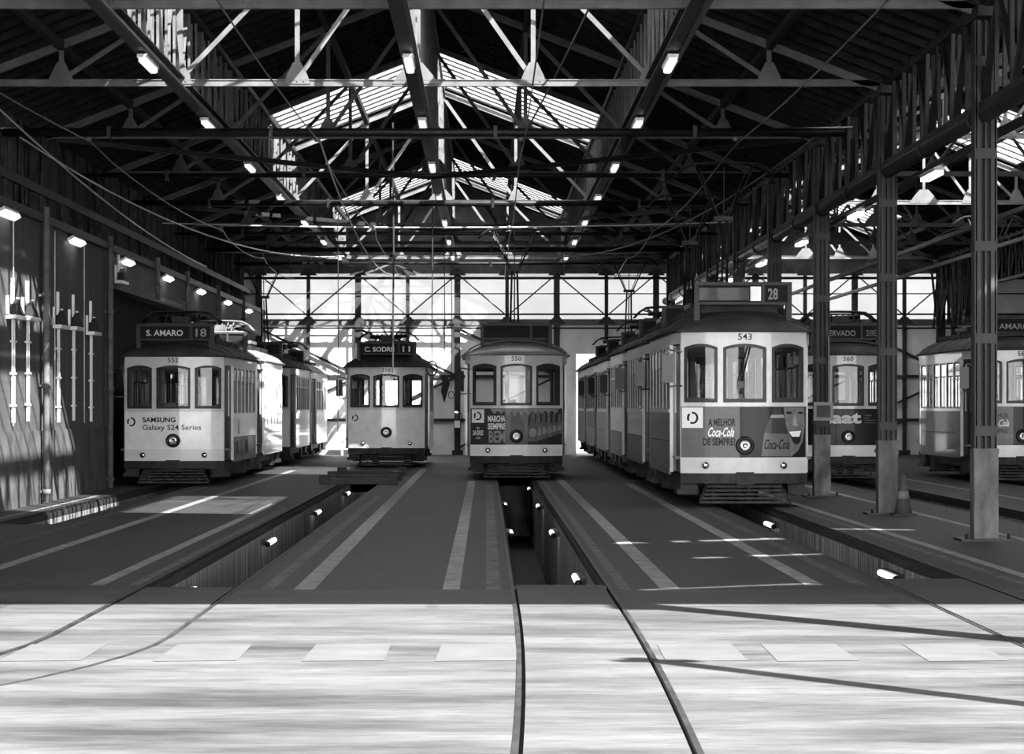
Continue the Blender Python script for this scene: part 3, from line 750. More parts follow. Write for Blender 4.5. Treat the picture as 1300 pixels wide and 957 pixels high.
# ------------------------------------------------------------------ trams
LT = 7.75
FW, BW = 1.0, 1.12
def fy(x): return .2*(abs(x)/FW)**2.2
def PF(u, z, d): return (u, fy(u)+d, z)
def PR(u, z, d): return (u, LT-fy(u)-d, z)
def PS(sgn): return lambda u, z, d: (sgn*(BW-d), u, z)
def PV(sgn, rear):
    def f(u, z, d):
        t = u/.95; x = FW+(BW-FW)*min(1, t*1.4); y = .2+.95*t
        if rear: y = LT-y
        return (sgn*(x-d), y, z)
    return f
WIN = [(-.955, -.43), (-.345, .345), (.43, .955)]
def arch(u):
    for a, b in WIN:
        if a <= u <= b: return 2.6-.06*((u-(a+b)/2)/((b-a)/2))**2
    return 2.545
CACHE = {}
def cm(key, fn, mat):
    k = (key, mat.name)
    if k not in CACHE: CACHE[k] = fn().mesh(key.split('/')[0], mat)
    return CACHE[k]
US = sorted(set([round(-FW+2*FW*i/24, 4) for i in range(25)]+[w for p in WIN for w in p]))
def m_surround(P):
    mb = MB()
    mb.patch(arc(-FW, FW, 16), 1.6, 1.665, P, -.012, .05)
    us = sorted(set(US+[w+e for p in WIN for w in p for e in (-.0005, .0005)]+[p[0]+(p[1]-p[0])*k/8 for p in WIN for k in range(9)]))
    us = [u for u in us if -FW <= u <= FW]
    mb.patch(us, arch, 2.8, P, 0, .05)
    for a, b in ((-FW, -.955), (-.43, -.345), (.345, .43), (.955, FW)): mb.patch([a, (a+b)/2, b], 1.665, 2.56, P, -.004, .05)
    return mb
def m_sash(P, a, b):
    mb = MB(); us = arc(a, b, 8); w = .05
    top = lambda u: 2.6-.06*((u-(a+b)/2)/((b-a)/2))**2
    mb.patch(us, 1.665, 1.665+w+.01, P, .02, .05); mb.patch(us, lambda u: top(u)-w, top, P, .02, .05)
    mb.patch([a, a+w], 1.7, lambda u: top(u)-.01, P, .02, .05); mb.patch([b-w, b], 1.7, lambda u: top(u)-.01, P, .02, .05)
    return mb
def m_pane(P, a, b):
    mb = MB(); us = arc(a+.04, b-.04, 6)
    top = lambda u: 2.57-.06*((u-(a+b)/2)/((b-a)/2))**2
    vs = [P(u, z, .035) for u in us for z in (1.7, top(u))]
    mb.add(vs, [(2*i, 2*i+2, 2*i+3, 2*i+1) for i in range(len(us)-1)]); return mb
def m_roof():
    mb = MB(); nu, nv = 24, 44; vs = []
    for j in range(nv+1):
        t = .5-.5*math.cos(PI*j/nv) ; tt = min(t, 1-t)*LT
        W = FW+.05+(BW-FW+.02)*min(1, tt/1.2); e = math.sqrt(max(0, 1-(1-min(1, tt/1.5))**2))
        for i in range(nu+1):
            u = -1+2*i/nu; yf = fy(abs(u)*FW)-.09
            y = yf+(LT-2*yf)*t
            z = 2.81+.37*max(0, 1-abs(u)**2.6)**.75*e
            vs.append((u*W, y, z))
    n = nu+1
    fs = [(j*n+i, j*n+i+1, (j+1)*n+i+1, (j+1)*n+i) for j in range(nv) for i in range(nu)]
    mb.add(vs, fs, True)
    # flat ceiling and drip edge
    border = [vs[i] for i in range(n)]+[vs[j*n+nu] for j in range(1, nv+1)]+[vs[nv*n+i] for i in range(nu-1, -1, -1)]+[vs[j*n] for j in range(nv-1, 0, -1)]
    mb.add([(x*.99, y, 2.79) for x, y, z in border], [tuple(range(len(border)))])
    mb.tube([(x*1.005, y, 2.8) for x, y, z in border+border[:1]], .022, 6, cap=False)
    return mb
def m_rib(tt):
    pts = []
    t = tt/LT; W = FW+.05+(BW-FW+.02)*min(1, tt/1.2); e = math.sqrt(max(0, 1-(1-min(1, tt/1.5))**2))
    for i in range(17):
        u = -1+2*i/16; yf = fy(abs(u)*FW)-.09
        pts.append((u*W, yf+(LT-2*yf)*t, 2.815+.37*max(0, 1-abs(u)**2.6)**.75*e))
    return MB().tube(pts, .012, 6)
def m_deck():
    mb = MB(); mb.box(-.55, .55, 1.3, LT-1.3, 3.15, 3.24); mb.box(-.62, .62, .95, 1.9, 3.1, 3.54)
    for s in (-1, 1): mb.bar((s*.72, 1.2, 3.16), (s*.72, LT-1.2, 3.16), .06, .08)
    for k in range(9): mb.box(-.78, .78, 1.3+k*.63, 1.36+k*.63, 3.1, 3.2)
    return mb
def m_sidewall(s):
    mb = MB(); P = PS(s)
    mb.patch([1.15, LT-1.15], 2.56, 2.8, P, 0, .04); mb.patch([1.15, LT-1.15], 1.5, 1.56, P, -.015, .04)
    n = 6; w = (LT-2.3)/n
    for i in range(n+1):
        c = 1.15+i*w; hw = .05
        mb.patch([max(1.15, c-hw), min(LT-1.15, c+hw)], 1.56, 2.57, P, .0, .04)
    for r in (False, True):
        V = PV(s, r); mb.patch(arc(0, .95, 4), 2.6, 2.8, V, 0, .04)
        mb.patch([0, .06], .54, 2.6, V, -.004, .05); mb.patch([.85, .95], .54, 2.6, V, 0, .05)
    return mb
def m_sidewin(s, i):
    mb = MB(); P = PS(s); w = (LT-2.3)/6; a, b = 1.15+i*w+.05, 1.15+(i+1)*w-.05
    for x0, x1, z0, z1 in ((a, b, 1.56, 1.6), (a, b, 2.52, 2.56), (a, a+.03, 1.56, 2.56), (b-.03, b, 1.56, 2.56), (a, b, 2.24, 2.275), ((a+b)/2-.012, (a+b)/2+.012, 1.56, 2.26)):
        mb.patch([x0, x1], z0, z1, P, .012, .035)
    return mb
def m_sidepane(s, i):
    w = (LT-2.3)/6; a, b = 1.15+i*w+.05, 1.15+(i+1)*w-.05; P = PS(s)
    return MB().add([P(a, 1.58, .025), P(b, 1.58, .025), P(b, 2.54, .025), P(a, 2.54, .025)], [(0,1,2,3)])
def m_sidepanel(s, lo):
    mb = MB(); P = PS(s); z0, z1 = (.55, 1.03) if lo else (1.04, 1.5)
    w = (LT-2.3)/6
    for i in range(6): mb.patch([1.15+i*w+.004, 1.15+(i+1)*w-.004], z0, z1, P, 0, .03)
    if lo: mb.patch([1.15, LT-1.15], .5, .56, P, -.01, .03)
    return mb
def m_door(s, r):
    mb = MB(); V = PV(s, r)
    for a, b in ((.07, .45), (.46, .84)):
        mb.patch([a, a+.06], .56, 2.58, V, .05, .08); mb.patch([b-.06, b], .56, 2.58, V, .05, .08)
        mb.patch([a, b], 2.5, 2.58, V, .05, .08); mb.patch([a, b], .56, 1.5, V, .05, .075)
    return mb
def m_doorpane(s, r):
    mb = MB(); V = PV(s, r)
    for a, b in ((.12, .4), (.51, .79)): mb.add([V(a, 1.5, .065), V(b, 1.5, .065), V(b, 2.5, .065), V(a, 2.5, .065)], [(0,1,2,3)])
    return mb
def m_bumper(P):
    mb = MB(); mb.patch(arc(-FW-.01, FW+.01, 16), .38, .54, P, -.05, .12); mb.patch(arc(-.14, .14, 4), .36, .56, P, -.1, .0); return mb
def m_guard(r):
    mb = MB(); Y = lambda y: LT-y if r else y
    for k in range(5):
        z = .08+.062*k; hw = .72-.03*k; yy = -.0+.03*k
        mb.bar((-hw, Y(yy), z), (hw, Y(yy), z), .03, .038)
    for s in (-1, 1): mb.bar((s*.72, Y(0), .06), (s*.58, Y(.14), .38), .04, .04); mb.bar((s*.5, Y(.2), .36), (s*.5, Y(.0), .1), .03, .03)
    return mb
def m_chassis():
    mb = MB(); mb.box(-.95, .95, .3, LT-.3, .42, .56); mb.box(-.9, .9, 1.2, LT-1.2, .3, .45)
    for s in (-1, 1):
        for y in (.35, LT-1.15): mb.box(min(s*.72, s*1.05), max(s*.72, s*1.05), y, y+.8, .2, .28); mb.box(min(s*.72, s*1.0), max(s*.72, s*1.0), y, y+.8, .28, .5)
        mb.box(min(s*.6, s*.95), max(s*.6, s*.95), 1.4, 2.1, .15, .4); mb.box(min(s*.6, s*.95), max(s*.6, s*.95), LT-2.2, LT-1.5, .15, .4)
    return mb
def m_truck():
    mb = MB()
    for s in (-1, 1):
        mb.box(s*.6-.04, s*.6+.04, 2.4, LT-2.4, .28, .4)
        for y in (2.95, LT-2.95): mb.box(s*.6-.07, s*.6+.07, y-.12, y+.12, .18, .42)
        mb.tube([(s*.6, 3.3, .24), (s*.6, LT/2, .2), (s*.6, LT-3.3, .24)], .03, 6)
    return mb
def m_wheel(s, y):
    return MB().lathe([(.33, -.05), (.36, -.045), (.36, -.02), (.33, -.015), (.32, .05), (.24, .055), (.22, .02), (.08, .02), (.07, .08)] if s > 0 else
                      [(.33, .05), (.36, .045), (.36, .02), (.33, .015), (.32, -.05), (.24, -.055), (.22, -.02), (.08, -.02), (.07, -.08)], (s*.43, y, .33), 'X', 24)
def m_bulkhead(y):
    mb = MB()
    for x0, x1, z0, z1 in ((-1.06, -.98, .8, 2.78), (.98, 1.06, .8, 2.78), (-1.06, -.32, .8, 1.6), (.32, 1.06, .8, 1.6), (-.38, -.3, .8, 2.78), (.3, .38, .8, 2.78), (-1.06, 1.06, 2.5, 2.78)):
        mb.box(x0, x1, y-.02, y+.02, z0, z1)
    return mb
def m_seats():
    mb = MB()
    for k in range(6):
        y = 1.6+k*.85
        for s in (-1, 1): mb.box(min(s*.35, s*1.02), max(s*.35, s*1.02), y, y+.4, 1.15, 1.22); mb.box(min(s*.35, s*1.02), max(s*.35, s*1.02), y+.38, y+.43, 1.2, 1.75)
    mb.box(-1.08, 1.08, .25, LT-.25, .76, .8)
    return mb
def m_console(): return MB().box(-.5, -.1, .32, .6, .8, 1.62).box(-.16, .0, .3, .5, 1.55, 1.8)
def m_signbox(dz):
    mb = MB(); z0, z1 = 3.14+dz, 3.5+dz
    mb.box(-.78, .78, .3, .55, z1-.05, z1); mb.box(-.78, .78, .3, .55, z0, z0+.04); mb.box(-.78, .78, .36, .55, z0, z1)
    for x in (-.78, .71, .3): mb.box(x, x+(.07 if x != .3 else .05), .29, .55, z0, z1)
    for x in (-.78, .69): mb.box(x, x+.09, .31, .5, 2.98, z0)
    mb.bar((-.7, .5, z1-.02), (-.7, 1.1, 3.1), .03, .03); mb.bar((.7, .5, z1-.02), (.7, 1.1, 3.1), .03, .03)
    return mb
def m_signface(dz):
    return MB().box(-.71, .3, .34, .36, 3.18+dz, 3.45+dz).box(.35, .71, .34, .36, 3.18+dz, 3.45+dz)
def m_head(): return MB().lathe([(.14, .05), (.15, -.02), (.14, -.07), (.1, -.075), (.1, -.05)], (0, 0, .98), 'Y', 24)
def m_lens(): return MB().lathe([(.1, -.05), (.085, -.075), (.04, -.085), (.03, -.07), (.005, -.075)], (0, 0, .98), 'Y', 24)
def m_marker(x): return MB().lathe([(.06, .02), (.06, -.03), (.045, -.045), (.01, -.05)], (x, fy(x), .665), 'Y', 16)
def m_wiper(): return MB().tube([(-.12, .02, 1.98), (.05, -.02, 2.55)], .009, 5).tube([(-.05, .02, 1.98), (.09, -.02, 2.55)], .009, 5).box(-.12, -.02, .0, .03, 1.9, 2.0)
def m_mirror(): return MB().hexa([(-1.32, -.02, 1.98), (-1.14, -.05, 1.98), (-1.14, .01, 1.98), (-1.32, .04, 1.98), (-1.32, -.02, 2.43), (-1.14, -.05, 2.43), (-1.14, .01, 2.43), (-1.32, .04, 2.43)])
def m_mirrorarm(): return MB().tube([(-.99, .16, 2.47), (-1.2, .02, 2.5), (-1.24, 0, 2.43)], .014, 6).tube([(-.99, .16, 1.93), (-1.2, .02, 1.92), (-1.24, 0, 1.98)], .014, 6)
def pan_base():
    mb = MB(); mb.box(-.6, .6, LT/2-.75, LT/2+.75, 3.26, 3.3)
    for s in (-1, 1):
        mb.box(s*.6-.04, s*.6+.04, LT/2-.8, LT/2+.8, 3.28, 3.36)
        for y in (-.6, .6): mb.lathe([(.05, -.1), (.07, -.05), (.05, 0), (.07, .04), (.05, .08)], (s*.5, LT/2+y, 3.28), 'Z', 10)
    for k in range(4): mb.tube([(-.3+.2*k, LT/2-.7, 3.34), (-.3+.2*k, LT/2+.7, 3.38)], .03, 8)
    return mb
def horn(z, y, hw=.78, drop=.22):
    return [(-hw-.1, y, z-drop), (-hw+.02, y, z-drop*.45), (-hw+.16, y, z-.02), (-.3, y, z), (0, y, z+.005), (.3, y, z), (hw-.16, y, z-.02), (hw-.02, y, z-drop*.45), (hw+.1, y, z-drop)]
def m_pan_up(zt):
    zk = zt-.95; y = LT/2; lo = MB(); up = MB(); hd = MB()
    for s in (-1, 1): lo.tube([(s*.1, y+.6, 3.36), (s*.06, y+.1, zk)], .024, 8)
    lo.tube([(0, y+.55, 3.5), (0, y+.1, zk-.1)], .016, 6); lo.box(-.16, .16, y+.04, y+.16, zk-.04, zk+.04)
    for s in (-1, 1):
        up.tube([(s*.1, y+.1, zk), (s*.5, y-.1, zt-.06)], .02, 8); up.tube([(s*.06, y+.16, zk), (s*.42, y+.2, zt-.06)], .012, 6)
    up.tube([(0, y+.1, zk), (0, y, zt-.05)], .012, 6); up.tube([(-.3, y+.05, zk+.45), (.3, y+.05, zk+.45)], .01, 6)
    for dy in (-.15, .15): hd.tube(horn(zt, y+dy, .74), .02, 8)
    for s in (-1, 1): hd.tube([(s*.5, y-.15, zt-.02), (s*.5, y+.15, zt-.02)], .014, 6)
    return lo, up, hd
def m_pan_down():
    y = LT/2-1.9; lo = MB(); up = MB(); hd = MB()
    for s in (-1, 1): lo.tube([(s*.4, LT/2+.6, 3.36), (s*.2, y, 3.42)], .024, 8); up.tube([(s*.2, y, 3.42), (s*.55, LT/2-.6, 3.58)], .02, 8); up.tube([(s*.3, y-.1, 3.4), (s*.5, y+.8, 3.6)], .02, 8)
    lo.tube([(-.5, y+.2, 3.46), (.5, y+.2, 3.5)], .045, 8); lo.box(-.18, .18, y-.3, y+.1, 3.36, 3.5)
    for k in range(6): up.tube([(-.35+.13*k, y-.15, 3.36), (-.3+.13*k, y, 3.56), (-.25+.12*k, y+.2, 3.48)], .016, 6)
    for dy in (-.2, .1, .35): hd.tube(horn(3.6+.03*abs(dy), y+dy, .72, .24), .02, 8)
    for s in (-1, 1): hd.tube([(s*.45, y-.2, 3.6), (s*.45, y+.35, 3.6)], .016, 6)
    for m_ in (lo, up, hd): m_.v = [(a, b-.35, c+.2) for a, b, c in m_.v]
    return lo, up, hd

def tram(track, y, sz, label, st):
    t = thing('tram', label, 'tram', (TRK[track]+st.get('dx', 0), y, 0), st.get('group', 'trams parked in the depot')); t.scale = (1, 1, sz)
    g = lambda k, d: M[st.get(k, d)]
    front = st.get('front', True)
    for rear in (False, True):
        P = PR if rear else PF; r = '/r' if rear else '/f'
        def end(name, fn, mat, par=t): return link(name.split('/')[0], cm(name+r, fn, mat), par)
        fp = end('front_panel' if not rear else 'rear_panel', lambda: MB().patch(arc(-FW, FW, 16), .79, 1.6, P, .0, .04), g('panel', 'yellow') if not rear else g('rpanel', 'yellow'))
        end('skirt', lambda: MB().patch(arc(-FW, FW, 16), .53, .79, P, -.006, .04), g('skirt', 'yellow'))
        end('window_surround', lambda: m_surround(P), g('upper', 'cream'))
        for i, (a, b) in enumerate(WIN):
            s_ = link('windscreen', cm('windscreen%d' % i+r, lambda: m_sash(P, a, b), M['sash']), t); s_.name = 'windscreen'
            link('pane', cm('pane%d' % i+r, lambda: m_pane(P, a, b), M['glass']), s_)
            if not rear and i == 1 and st.get('wiper', True): link('wiper', cm('wiper', m_wiper, M['black']), s_)
        end('bumper', lambda: m_bumper(P), M['iron']); end('lifeguard', lambda: m_guard(rear), M['iron'])
        link('bulkhead', cm('bulkhead'+r, lambda: m_bulkhead(1.2 if not rear else LT-1.2), M['inner']), t)
        if not rear:
            h = link('headlight', cm('headlight', m_head, M['black']), t); link('lens', cm('lens', m_lens, M['lens']), h)
            for x in (-.62, .62): link('marker_lamp', cm('marker_lamp%d' % (x > 0), lambda: m_marker(x), M['chrome']), t)
            mi = link('mirror', cm('mirror', m_mirror, M['black']), t); link('mirror_arm', cm('mirror_arm', m_mirrorarm, M['chrome'] if st.get('pale_arm', True) else M['dark_steel']), mi)
            link('controller', cm('controller', m_console, M['inner']), t)
        for s in (-1, 1):
            d = link('door', cm('door%d' % s+r, lambda: m_door(s, rear), g('door', 'sash')), t)
            link('door_pane', cm('door_pane%d' % s+r, lambda: m_doorpane(s, rear), M['glass']), d)
    for s in (-1, 1):
        link('side_frame', cm('side_frame/%d' % s, lambda: m_sidewall(s), g('upper', 'cream')), t)
        link('side_panel', cm('side_panel/u%d' % s, lambda: m_sidepanel(s, False), g('side', 'ad_grey')), t)
        link('side_panel', cm('side_panel/l%d' % s, lambda: m_sidepanel(s, True), g('side2', 'ad_grey')), t)
        for i in range(6):
            w = link('side_window', cm('side_window/%d_%d' % (s, i), lambda: m_sidewin(s, i), g('sidesash', 'sash')), t)
            link('pane', cm('pane/%d_%d' % (s, i), lambda: m_sidepane(s, i), M['glass']), w)
        for yw in (2.95, LT-2.95): link('wheel', cm('wheel/%d%d' % (s, yw), lambda: m_wheel(s, yw), M['iron']), t)
    link('seating', cm('seating', m_seats, M['inner']), t)
    rf = link('roof', cm('roof', m_roof, g('roofm', 'roof')), t)
    for q in (.25, .8, 2.2, 3.6, 5.2): link('roof_rib', cm('roof_rib/%g' % q, lambda: m_rib(q), M['iron'] if st.get('roofm') != 'roof_pale' else M['roof_pale']), rf)
    link('roof_deck', cm('roof_deck', m_deck, g('deck', 'roof')), t)
    link('chassis', cm('chassis', m_chassis, M['iron']), t); link('truck', cm('truck', m_truck, M['iron']), t)
    # pantograph
    pg = link('pantograph', cm('pantograph', pan_base, g('panmat', 'dark_steel')), t)
    zt = st.get('pan')
    parts = m_pan_up(zt/sz) if zt else m_pan_down()
    for nm_, mb_ in zip(('lower_arm', 'upper_arm', 'pan_head'), parts): link(nm_, cm('%s/%s%s' % (nm_, zt, sz if zt else ''), lambda: mb_, g('panmat', 'dark_steel')), pg)
    # destination sign
    dz = st.get('sdz', 0.)
    if st.get('sign', True):
        sb = link('destination_sign', cm('destination_sign/%g' % dz, lambda: m_signbox(dz), M['sign_box']), t)
        link('sign_glass', cm('sign_glass/%g' % dz, lambda: m_signface(dz), M['sign_face']), sb)
        PD = lambda u, z, d: (u, .34+d, z)
        for (s_, x0, x1, z0, z1, mt) in st.get('dest', ()): text(s_, x0, x1, z0+dz, z1+dz, PD, M[mt], sb, off=.02, step=None)
    if st.get('num'): text(st['num'], -.11, .11, 2.66, 2.76, PF, M['ink'], t, off=.01, name='fleet_number')
    fpn = fp
    return t, [c for c in t.children if c.name.startswith('front_panel')][0]

allt = {}
# --- left row
t, fp = tram('A', 56.3, .935, 'pale tram signed S. AMARO 18 heading the left row by the wall',
    dict(panel='silver', skirt='silver_low', side='silver_low', side2='ad_grey', num='552', wiper=False,
         dest=[('S. AMARO', -.58, .16, 3.24, 3.37, 'ink_white'), ('18', .42, .64, 3.22, 3.4, 'ink_grey')]))
ring_logo(-.86, 1.38, .09, PF, M['ink'], fp); text('SAMSUNG', -.62, .05, 1.37, 1.48, PF, M['ink'], fp, off=.03); text('Galaxy S24 Series', -.62, .56, 1.17, 1.32, PF, M['ink'], fp, off=.01)
P = PS(1)
sp = [c for c in t.children if c.name.startswith('side_panel')]
for (a, b, z0, z1, mt) in ((1.5, 2.3, .65, .95, 'ink'), (2.6, 3.3, .6, .98, 'ad_dark'), (3.6, 4.6, .65, .95, 'ink'), (2.0, 2.5, 1.1, 1.45, 'ink_grey')):
    conform([(a, z0), (b, z0), (b-.15, z1), (a+.1, z1)], [(0,1,2,3)], P, -.006, 'advert_picture', M[mt], sp[0], None)
tram('A', 64.3, .95, 'all white sunlit tram, second in the left row behind the S. AMARO tram',
    dict(panel='white', rpanel='white', skirt='white', upper='white', side='white', side2='white', roofm='roof_pale', deck='roof_pale', sidesash='white', panmat='truss', dest=[]))
tram('A', 75.3, .95, 'dark roofed tram with pale sides, third in the left row', dict(panel='silver', side='cream', side2='silver', pan=5.6))
tram('A', 84.4, .94, 'pale tram nearest the back wall, last in the left row', dict(panel='silver', side='white', side2='cream', roofm='roof_pale'))
# --- C. SODRE
t, fp = tram('B', 73.4, .945, 'plain tram with C. SODRE 11 sign on the second track, in front of back wall',
    dict(panel='yellow', skirt='yellow', side='cream', side2='silver', num='358', wiper=False,
         dest=[('C. SODRE', -.58, .2, 3.22, 3.36, 'ink_white'), ('11', .42, .62, 3.22, 3.38, 'ink_white')]))
ring_logo(-.82, 1.38, .085, PF, M['ink'], fp); allt['B'] = t
# --- middle tram
t, fp = tram('C', 60.7, .975, 'middle tram with beer bottle advert MARCHA SEMPRE BEM across its front',
    dict(panel='ad_dark', skirt='silver', upper='cream', side='dull', side2='dull', num='550', pan=5.7, wiper=False, roofm='dull'))
poly(rect(-.97, -.7, 1.28, 1.58), PF, M['silver'], fp, name='emblem_square'); ring_logo(-.84, 1.43, .085, PF, M['ink'], fp)
text('MARCHA', -.62, -.24, 1.3, 1.44, PF, M['ink_white'], fp, off=.035); text('SEMPRE', -.62, -.24, 1.13, 1.27, PF, M['ink_white'], fp, off=.035); text('BEM', -.6, -.24, .84, 1.1, PF, M['ink_grey'], fp, off=.03)
text('SAGRES', -.95, -.72, 1.0, 1.11, PF, M['ink_white'], fp, off=.02, shear=.1); text('*', -.87, -.8, 1.13, 1.19, PF, M['ink_white'], fp)
poly(ell(-.83, .94, .06, .025, 10), PF, M['ink_grey'], fp)
poly([(-.55, 1.59), (.92, 1.59)]+[(.92-.0735*i, 1.59-(.05+.09*(i % 2))*(1.2 if 8 < i < 16 else .8)) for i in range(21)], PF, M['ink_grey'], fp, -.006, 'advert_bunting')
poly([(-.1, .98), (.16, .98), (.2, 1.48), (-.13, 1.48)], PF, M['ink_mid'], fp, -.005, 'advert_glass')
for k in range(6):
    x = .36+.115*k; s_ = 1-.07*k; zb = .86+.035*k
    poly([(x-.1*s_, zb), (x+.1*s_, zb), (x+.11*s_, zb+.3*s_), (x+.045*s_, zb+.44*s_), (x+.04*s_, zb+.68*s_), (x-.04*s_, zb+.68*s_), (x-.045*s_, zb+.44*s_), (x-.11*s_, zb+.3*s_)], PF, M['ink_mid'] if k % 2 else M['ad_grey'], fp, -.006-.001*(6-k), 'advert_bottle')
    poly(ell(x, zb+.2*s_, .085*s_, .1*s_, 12), PF, M['ink_grey'], fp, -.0065-.001*(6-k), 'advert_bottle')
    if k < 2: pass
# --- right hand long row
names_d = ['tram with cola advert and sign 28 heading the long right row', 'grey sided tram, second in the long row behind the cola advert tram',
           'pale sided tram, third in the long row behind the cola advert tram', 'tram fourth in the long row behind the cola advert tram',
           'tram fifth in the long row behind the cola advert tram', 'tram last in the long row, in the back doorway']
for k in range(6):
    y = 44.4+8.0*k
    if k == 0:
        t, fp = tram('D', y, 1.0, names_d[0], dict(panel='ad_grey', skirt='skirt_white', side='dull', side2='ad_grey', door='dull', num='543', pan=5.8, sdz=.09,
            dest=[('28', .4, .56, 3.22, 3.4, 'ink_grey')]))
        poly(rect(-.985, -.66, 1.26, 1.585), PF, M['ink_white'], fp, name='emblem_square'); ring_logo(-.82, 1.42, .09, PF, M['ink'], fp)
        text('A MELHOR', -.58, -.15, 1.29, 1.41, PF, M['ink'], fp, off=.03); text('DE SEMPRE?', -.66, -.15, .98, 1.1, PF, M['ink'], fp, off=.03)
        text('Coca-Cola', -.58, -.17, 1.12, 1.27, PF, M['ink_white'], fp, off=.02, shear=.45)
        poly(rect(-.08, .98, .795, 1.595), PF, M['ad_black'], fp, -.004)
        poly([(.27, .8), (.74, .8), (.74, 1.1), (.68, 1.35), (.6, 1.45), (.58, 1.59), (.46, 1.59), (.44, 1.45), (.36, 1.35), (.29, 1.1)], PF, M['ad_dark'], fp, -.006, 'advert_bottle')
        poly([(.26, .81), (.74, .81), (.73, 1.16), (.31, 1.18)], PF, M['ad_grey'], fp, -.0075, 'advert_bottle'); text('Coca-Cola', .31, .72, .92, 1.08, PF, M['ink'], fp, off=.02, shear=.45, d=-.01)
        poly([(.4, 1.42), (.64, 1.42), (.62, 1.47), (.43, 1.47)], PF, M['ink_grey'], fp, -.0075, 'advert_bottle')
        poly([(.62, 1.585), (.96, 1.585), (.97, 1.3), (.94, 1.05), (.86, .9), (.74, .8), (.7, .82), (.72, 1.1), (.66, 1.3)], PF, M['ink_mid'], fp, -.0065, 'advert_face')
        poly([(.7, 1.2), (.92, 1.22), (.9, 1.04), (.84, .99), (.78, 1.02)], PF, M['ink'], fp, -.0085, 'advert_face'); poly([(.71, 1.2), (.91, 1.215), (.88, 1.12), (.76, 1.12)], PF, M['ink_white'], fp, -.01, 'advert_face')
        poly(ell(.71, 1.5, .05, .022, 12), PF, M['ink'], fp, -.0085, 'advert_face'); poly(ell(.9, 1.5, .045, .02, 12), PF, M['ink'], fp, -.0085, 'advert_face'); poly([(.8, 1.5), (.77, 1.3), (.86, 1.28)], PF, M['ink_grey'], fp, -.0085, 'advert_face')
        sb = [c for c in t.children if c.name.startswith('destination_sign')][0]
        PD = lambda u, z, d: (u, .34+d, z)
        conform(rect(.12, .29, 3.29, 3.52), [(0,1,2,3)], PD, -.004, 'sign_blind', M['silver'], sb, None); conform(rect(-.7, .1, 3.3, 3.5), [(0,1,2,3)], PD, -.003, 'sign_blind', M['ad_dark'], sb, None)
    else:
        tram('D', y, 1.0 if k < 3 else .98, names_d[k], dict(panel='ad_dark', side=['', 'cream', 'silver', 'ad_grey', 'ad_dark', 'ad_grey'][k], side2='ad_grey', pan=5.85 if k in (1, 4) else None, pale_arm=False))
# --- right nave
t, fp = tram('E', 60.2, .97, 'black fronted tram with RESERVADO sign and white maat lettering beyond the column row', dict(panel='ad_black', skirt='silver', side='ad_dark', side2='ad_dark', num='560', wiper=False, dx=.05,
    dest=[('RESERVADO', -.6, .2, 3.22, 3.35, 'ink_grey'), ('28E', .42, .66, 3.22, 3.36, 'ink_mid')]))
text('maat', -.75, .28, 1.27, 1.51, PF, M['ink_white'], fp, off=.045, d=-.009)
for k in range(4): text(['museu', 'arte', 'arquitetura', 'tecnologia'][k], .36, [.5, .46, .62, .6][k], 1.44-.055*k, 1.47-.055*k, PF, M['ink_grey'], fp)
t, fp = tram('F', 58.6, 1.0, 'tram with AMARO sign and cola advert behind the nearest column', dict(panel='ad_black', skirt='silver', side='ad_dark', side2='ad_dark', num='567', pan=5.85, wiper=False, dx=.05,
    dest=[('S. AMARO', -.6, .2, 3.23, 3.35, 'ink_grey')], panmat='column'))
poly(rect(-.97, -.2, .8, 1.59), PF, M['ad_grey'], fp); text('Coca-Cola', -.8, -.28, 1.18, 1.33, PF, M['ink_white'], fp, off=.02, shear=.45); text('A MELHOR', -.8, -.3, 1.36, 1.46, PF, M['ink'], fp, off=.02); text('DE SEMPRE?', -.84, -.3, 1.04, 1.14, PF, M['ink'], fp, off=.02)

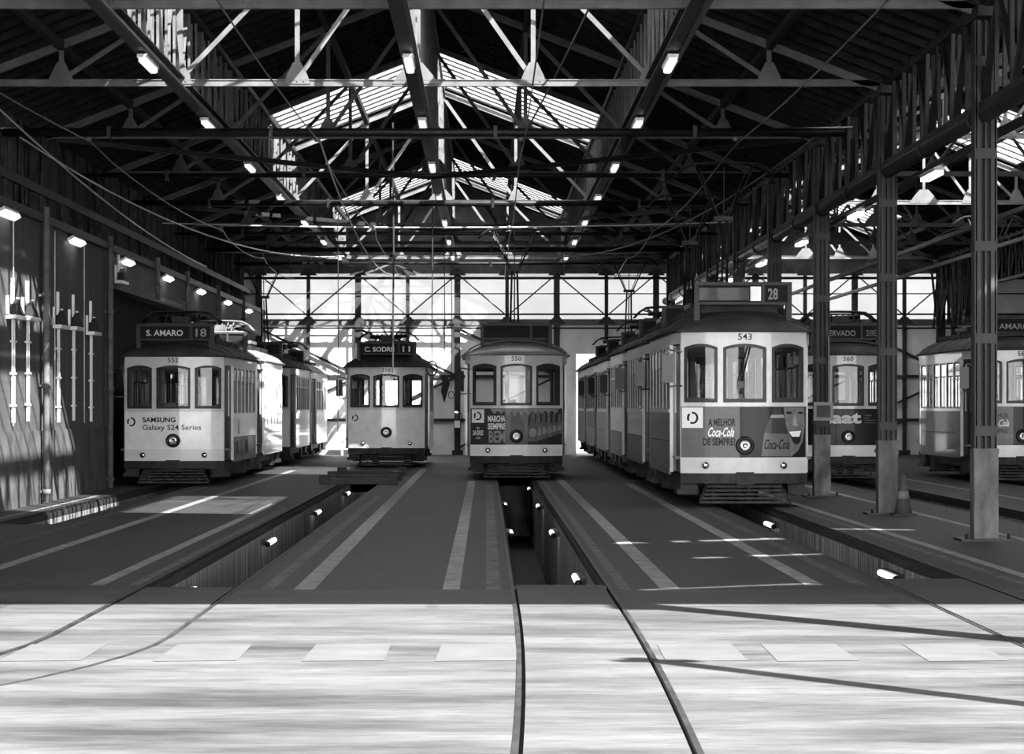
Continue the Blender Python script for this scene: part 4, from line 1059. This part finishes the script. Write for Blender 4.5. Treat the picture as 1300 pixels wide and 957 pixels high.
# ------------------------------------------------------------------ light, sky, camera
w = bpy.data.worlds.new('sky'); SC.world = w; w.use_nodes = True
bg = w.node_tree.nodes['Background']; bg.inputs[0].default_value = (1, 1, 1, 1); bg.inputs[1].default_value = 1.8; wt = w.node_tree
# sky, plus an added low sun-side glow behind the camera to brighten tram fronts
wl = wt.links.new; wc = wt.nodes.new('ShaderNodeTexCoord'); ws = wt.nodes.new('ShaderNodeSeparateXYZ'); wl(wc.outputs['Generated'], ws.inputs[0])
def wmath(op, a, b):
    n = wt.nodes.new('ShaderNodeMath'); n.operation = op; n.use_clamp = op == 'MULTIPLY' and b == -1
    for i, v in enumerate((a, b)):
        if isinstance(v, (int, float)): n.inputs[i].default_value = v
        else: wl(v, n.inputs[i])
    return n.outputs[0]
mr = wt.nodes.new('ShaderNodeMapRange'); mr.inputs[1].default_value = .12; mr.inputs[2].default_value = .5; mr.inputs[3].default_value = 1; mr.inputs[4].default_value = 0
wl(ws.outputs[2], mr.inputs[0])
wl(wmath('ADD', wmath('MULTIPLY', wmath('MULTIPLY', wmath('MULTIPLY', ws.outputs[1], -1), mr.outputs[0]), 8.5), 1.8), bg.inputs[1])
sun = bpy.data.lights.new('sun', 'SUN'); sun.energy = 34; sun.angle = math.radians(.53)
so = bpy.data.objects.new('sun', sun); COL.objects.link(so)
d = Vector((-.76, 1.05, -1.0)).normalized()
so.rotation_euler = d.to_track_quat('-Z', 'Y').to_euler(); so.location = (20, -20, 30)
cam = bpy.data.cameras.new('camera'); co = bpy.data.objects.new('camera', cam); COL.objects.link(co)
co.location = (0, 0, 1.6); co.rotation_euler = (PI/2, 0, 0)
cam.lens = 36*3550/1300; cam.sensor_width = 36; cam.sensor_fit = 'HORIZONTAL'
cam.shift_x = 33/1300; cam.shift_y = 37.5/1300; cam.clip_end = 400
SC.camera = co
SC.view_settings.view_transform = 'Standard'; SC.view_settings.look = 'None'; SC.view_settings.gamma = 1; SC.view_settings.exposure = .8
SC.view_settings.use_curve_mapping = False
SC.cycles.use_denoising = True
SC.cycles.max_bounces = 8; SC.cycles.transparent_max_bounces = 24
SC.cycles.caustics_reflective = False; SC.cycles.caustics_refractive = False
SC.cycles.sample_clamp_indirect = 4
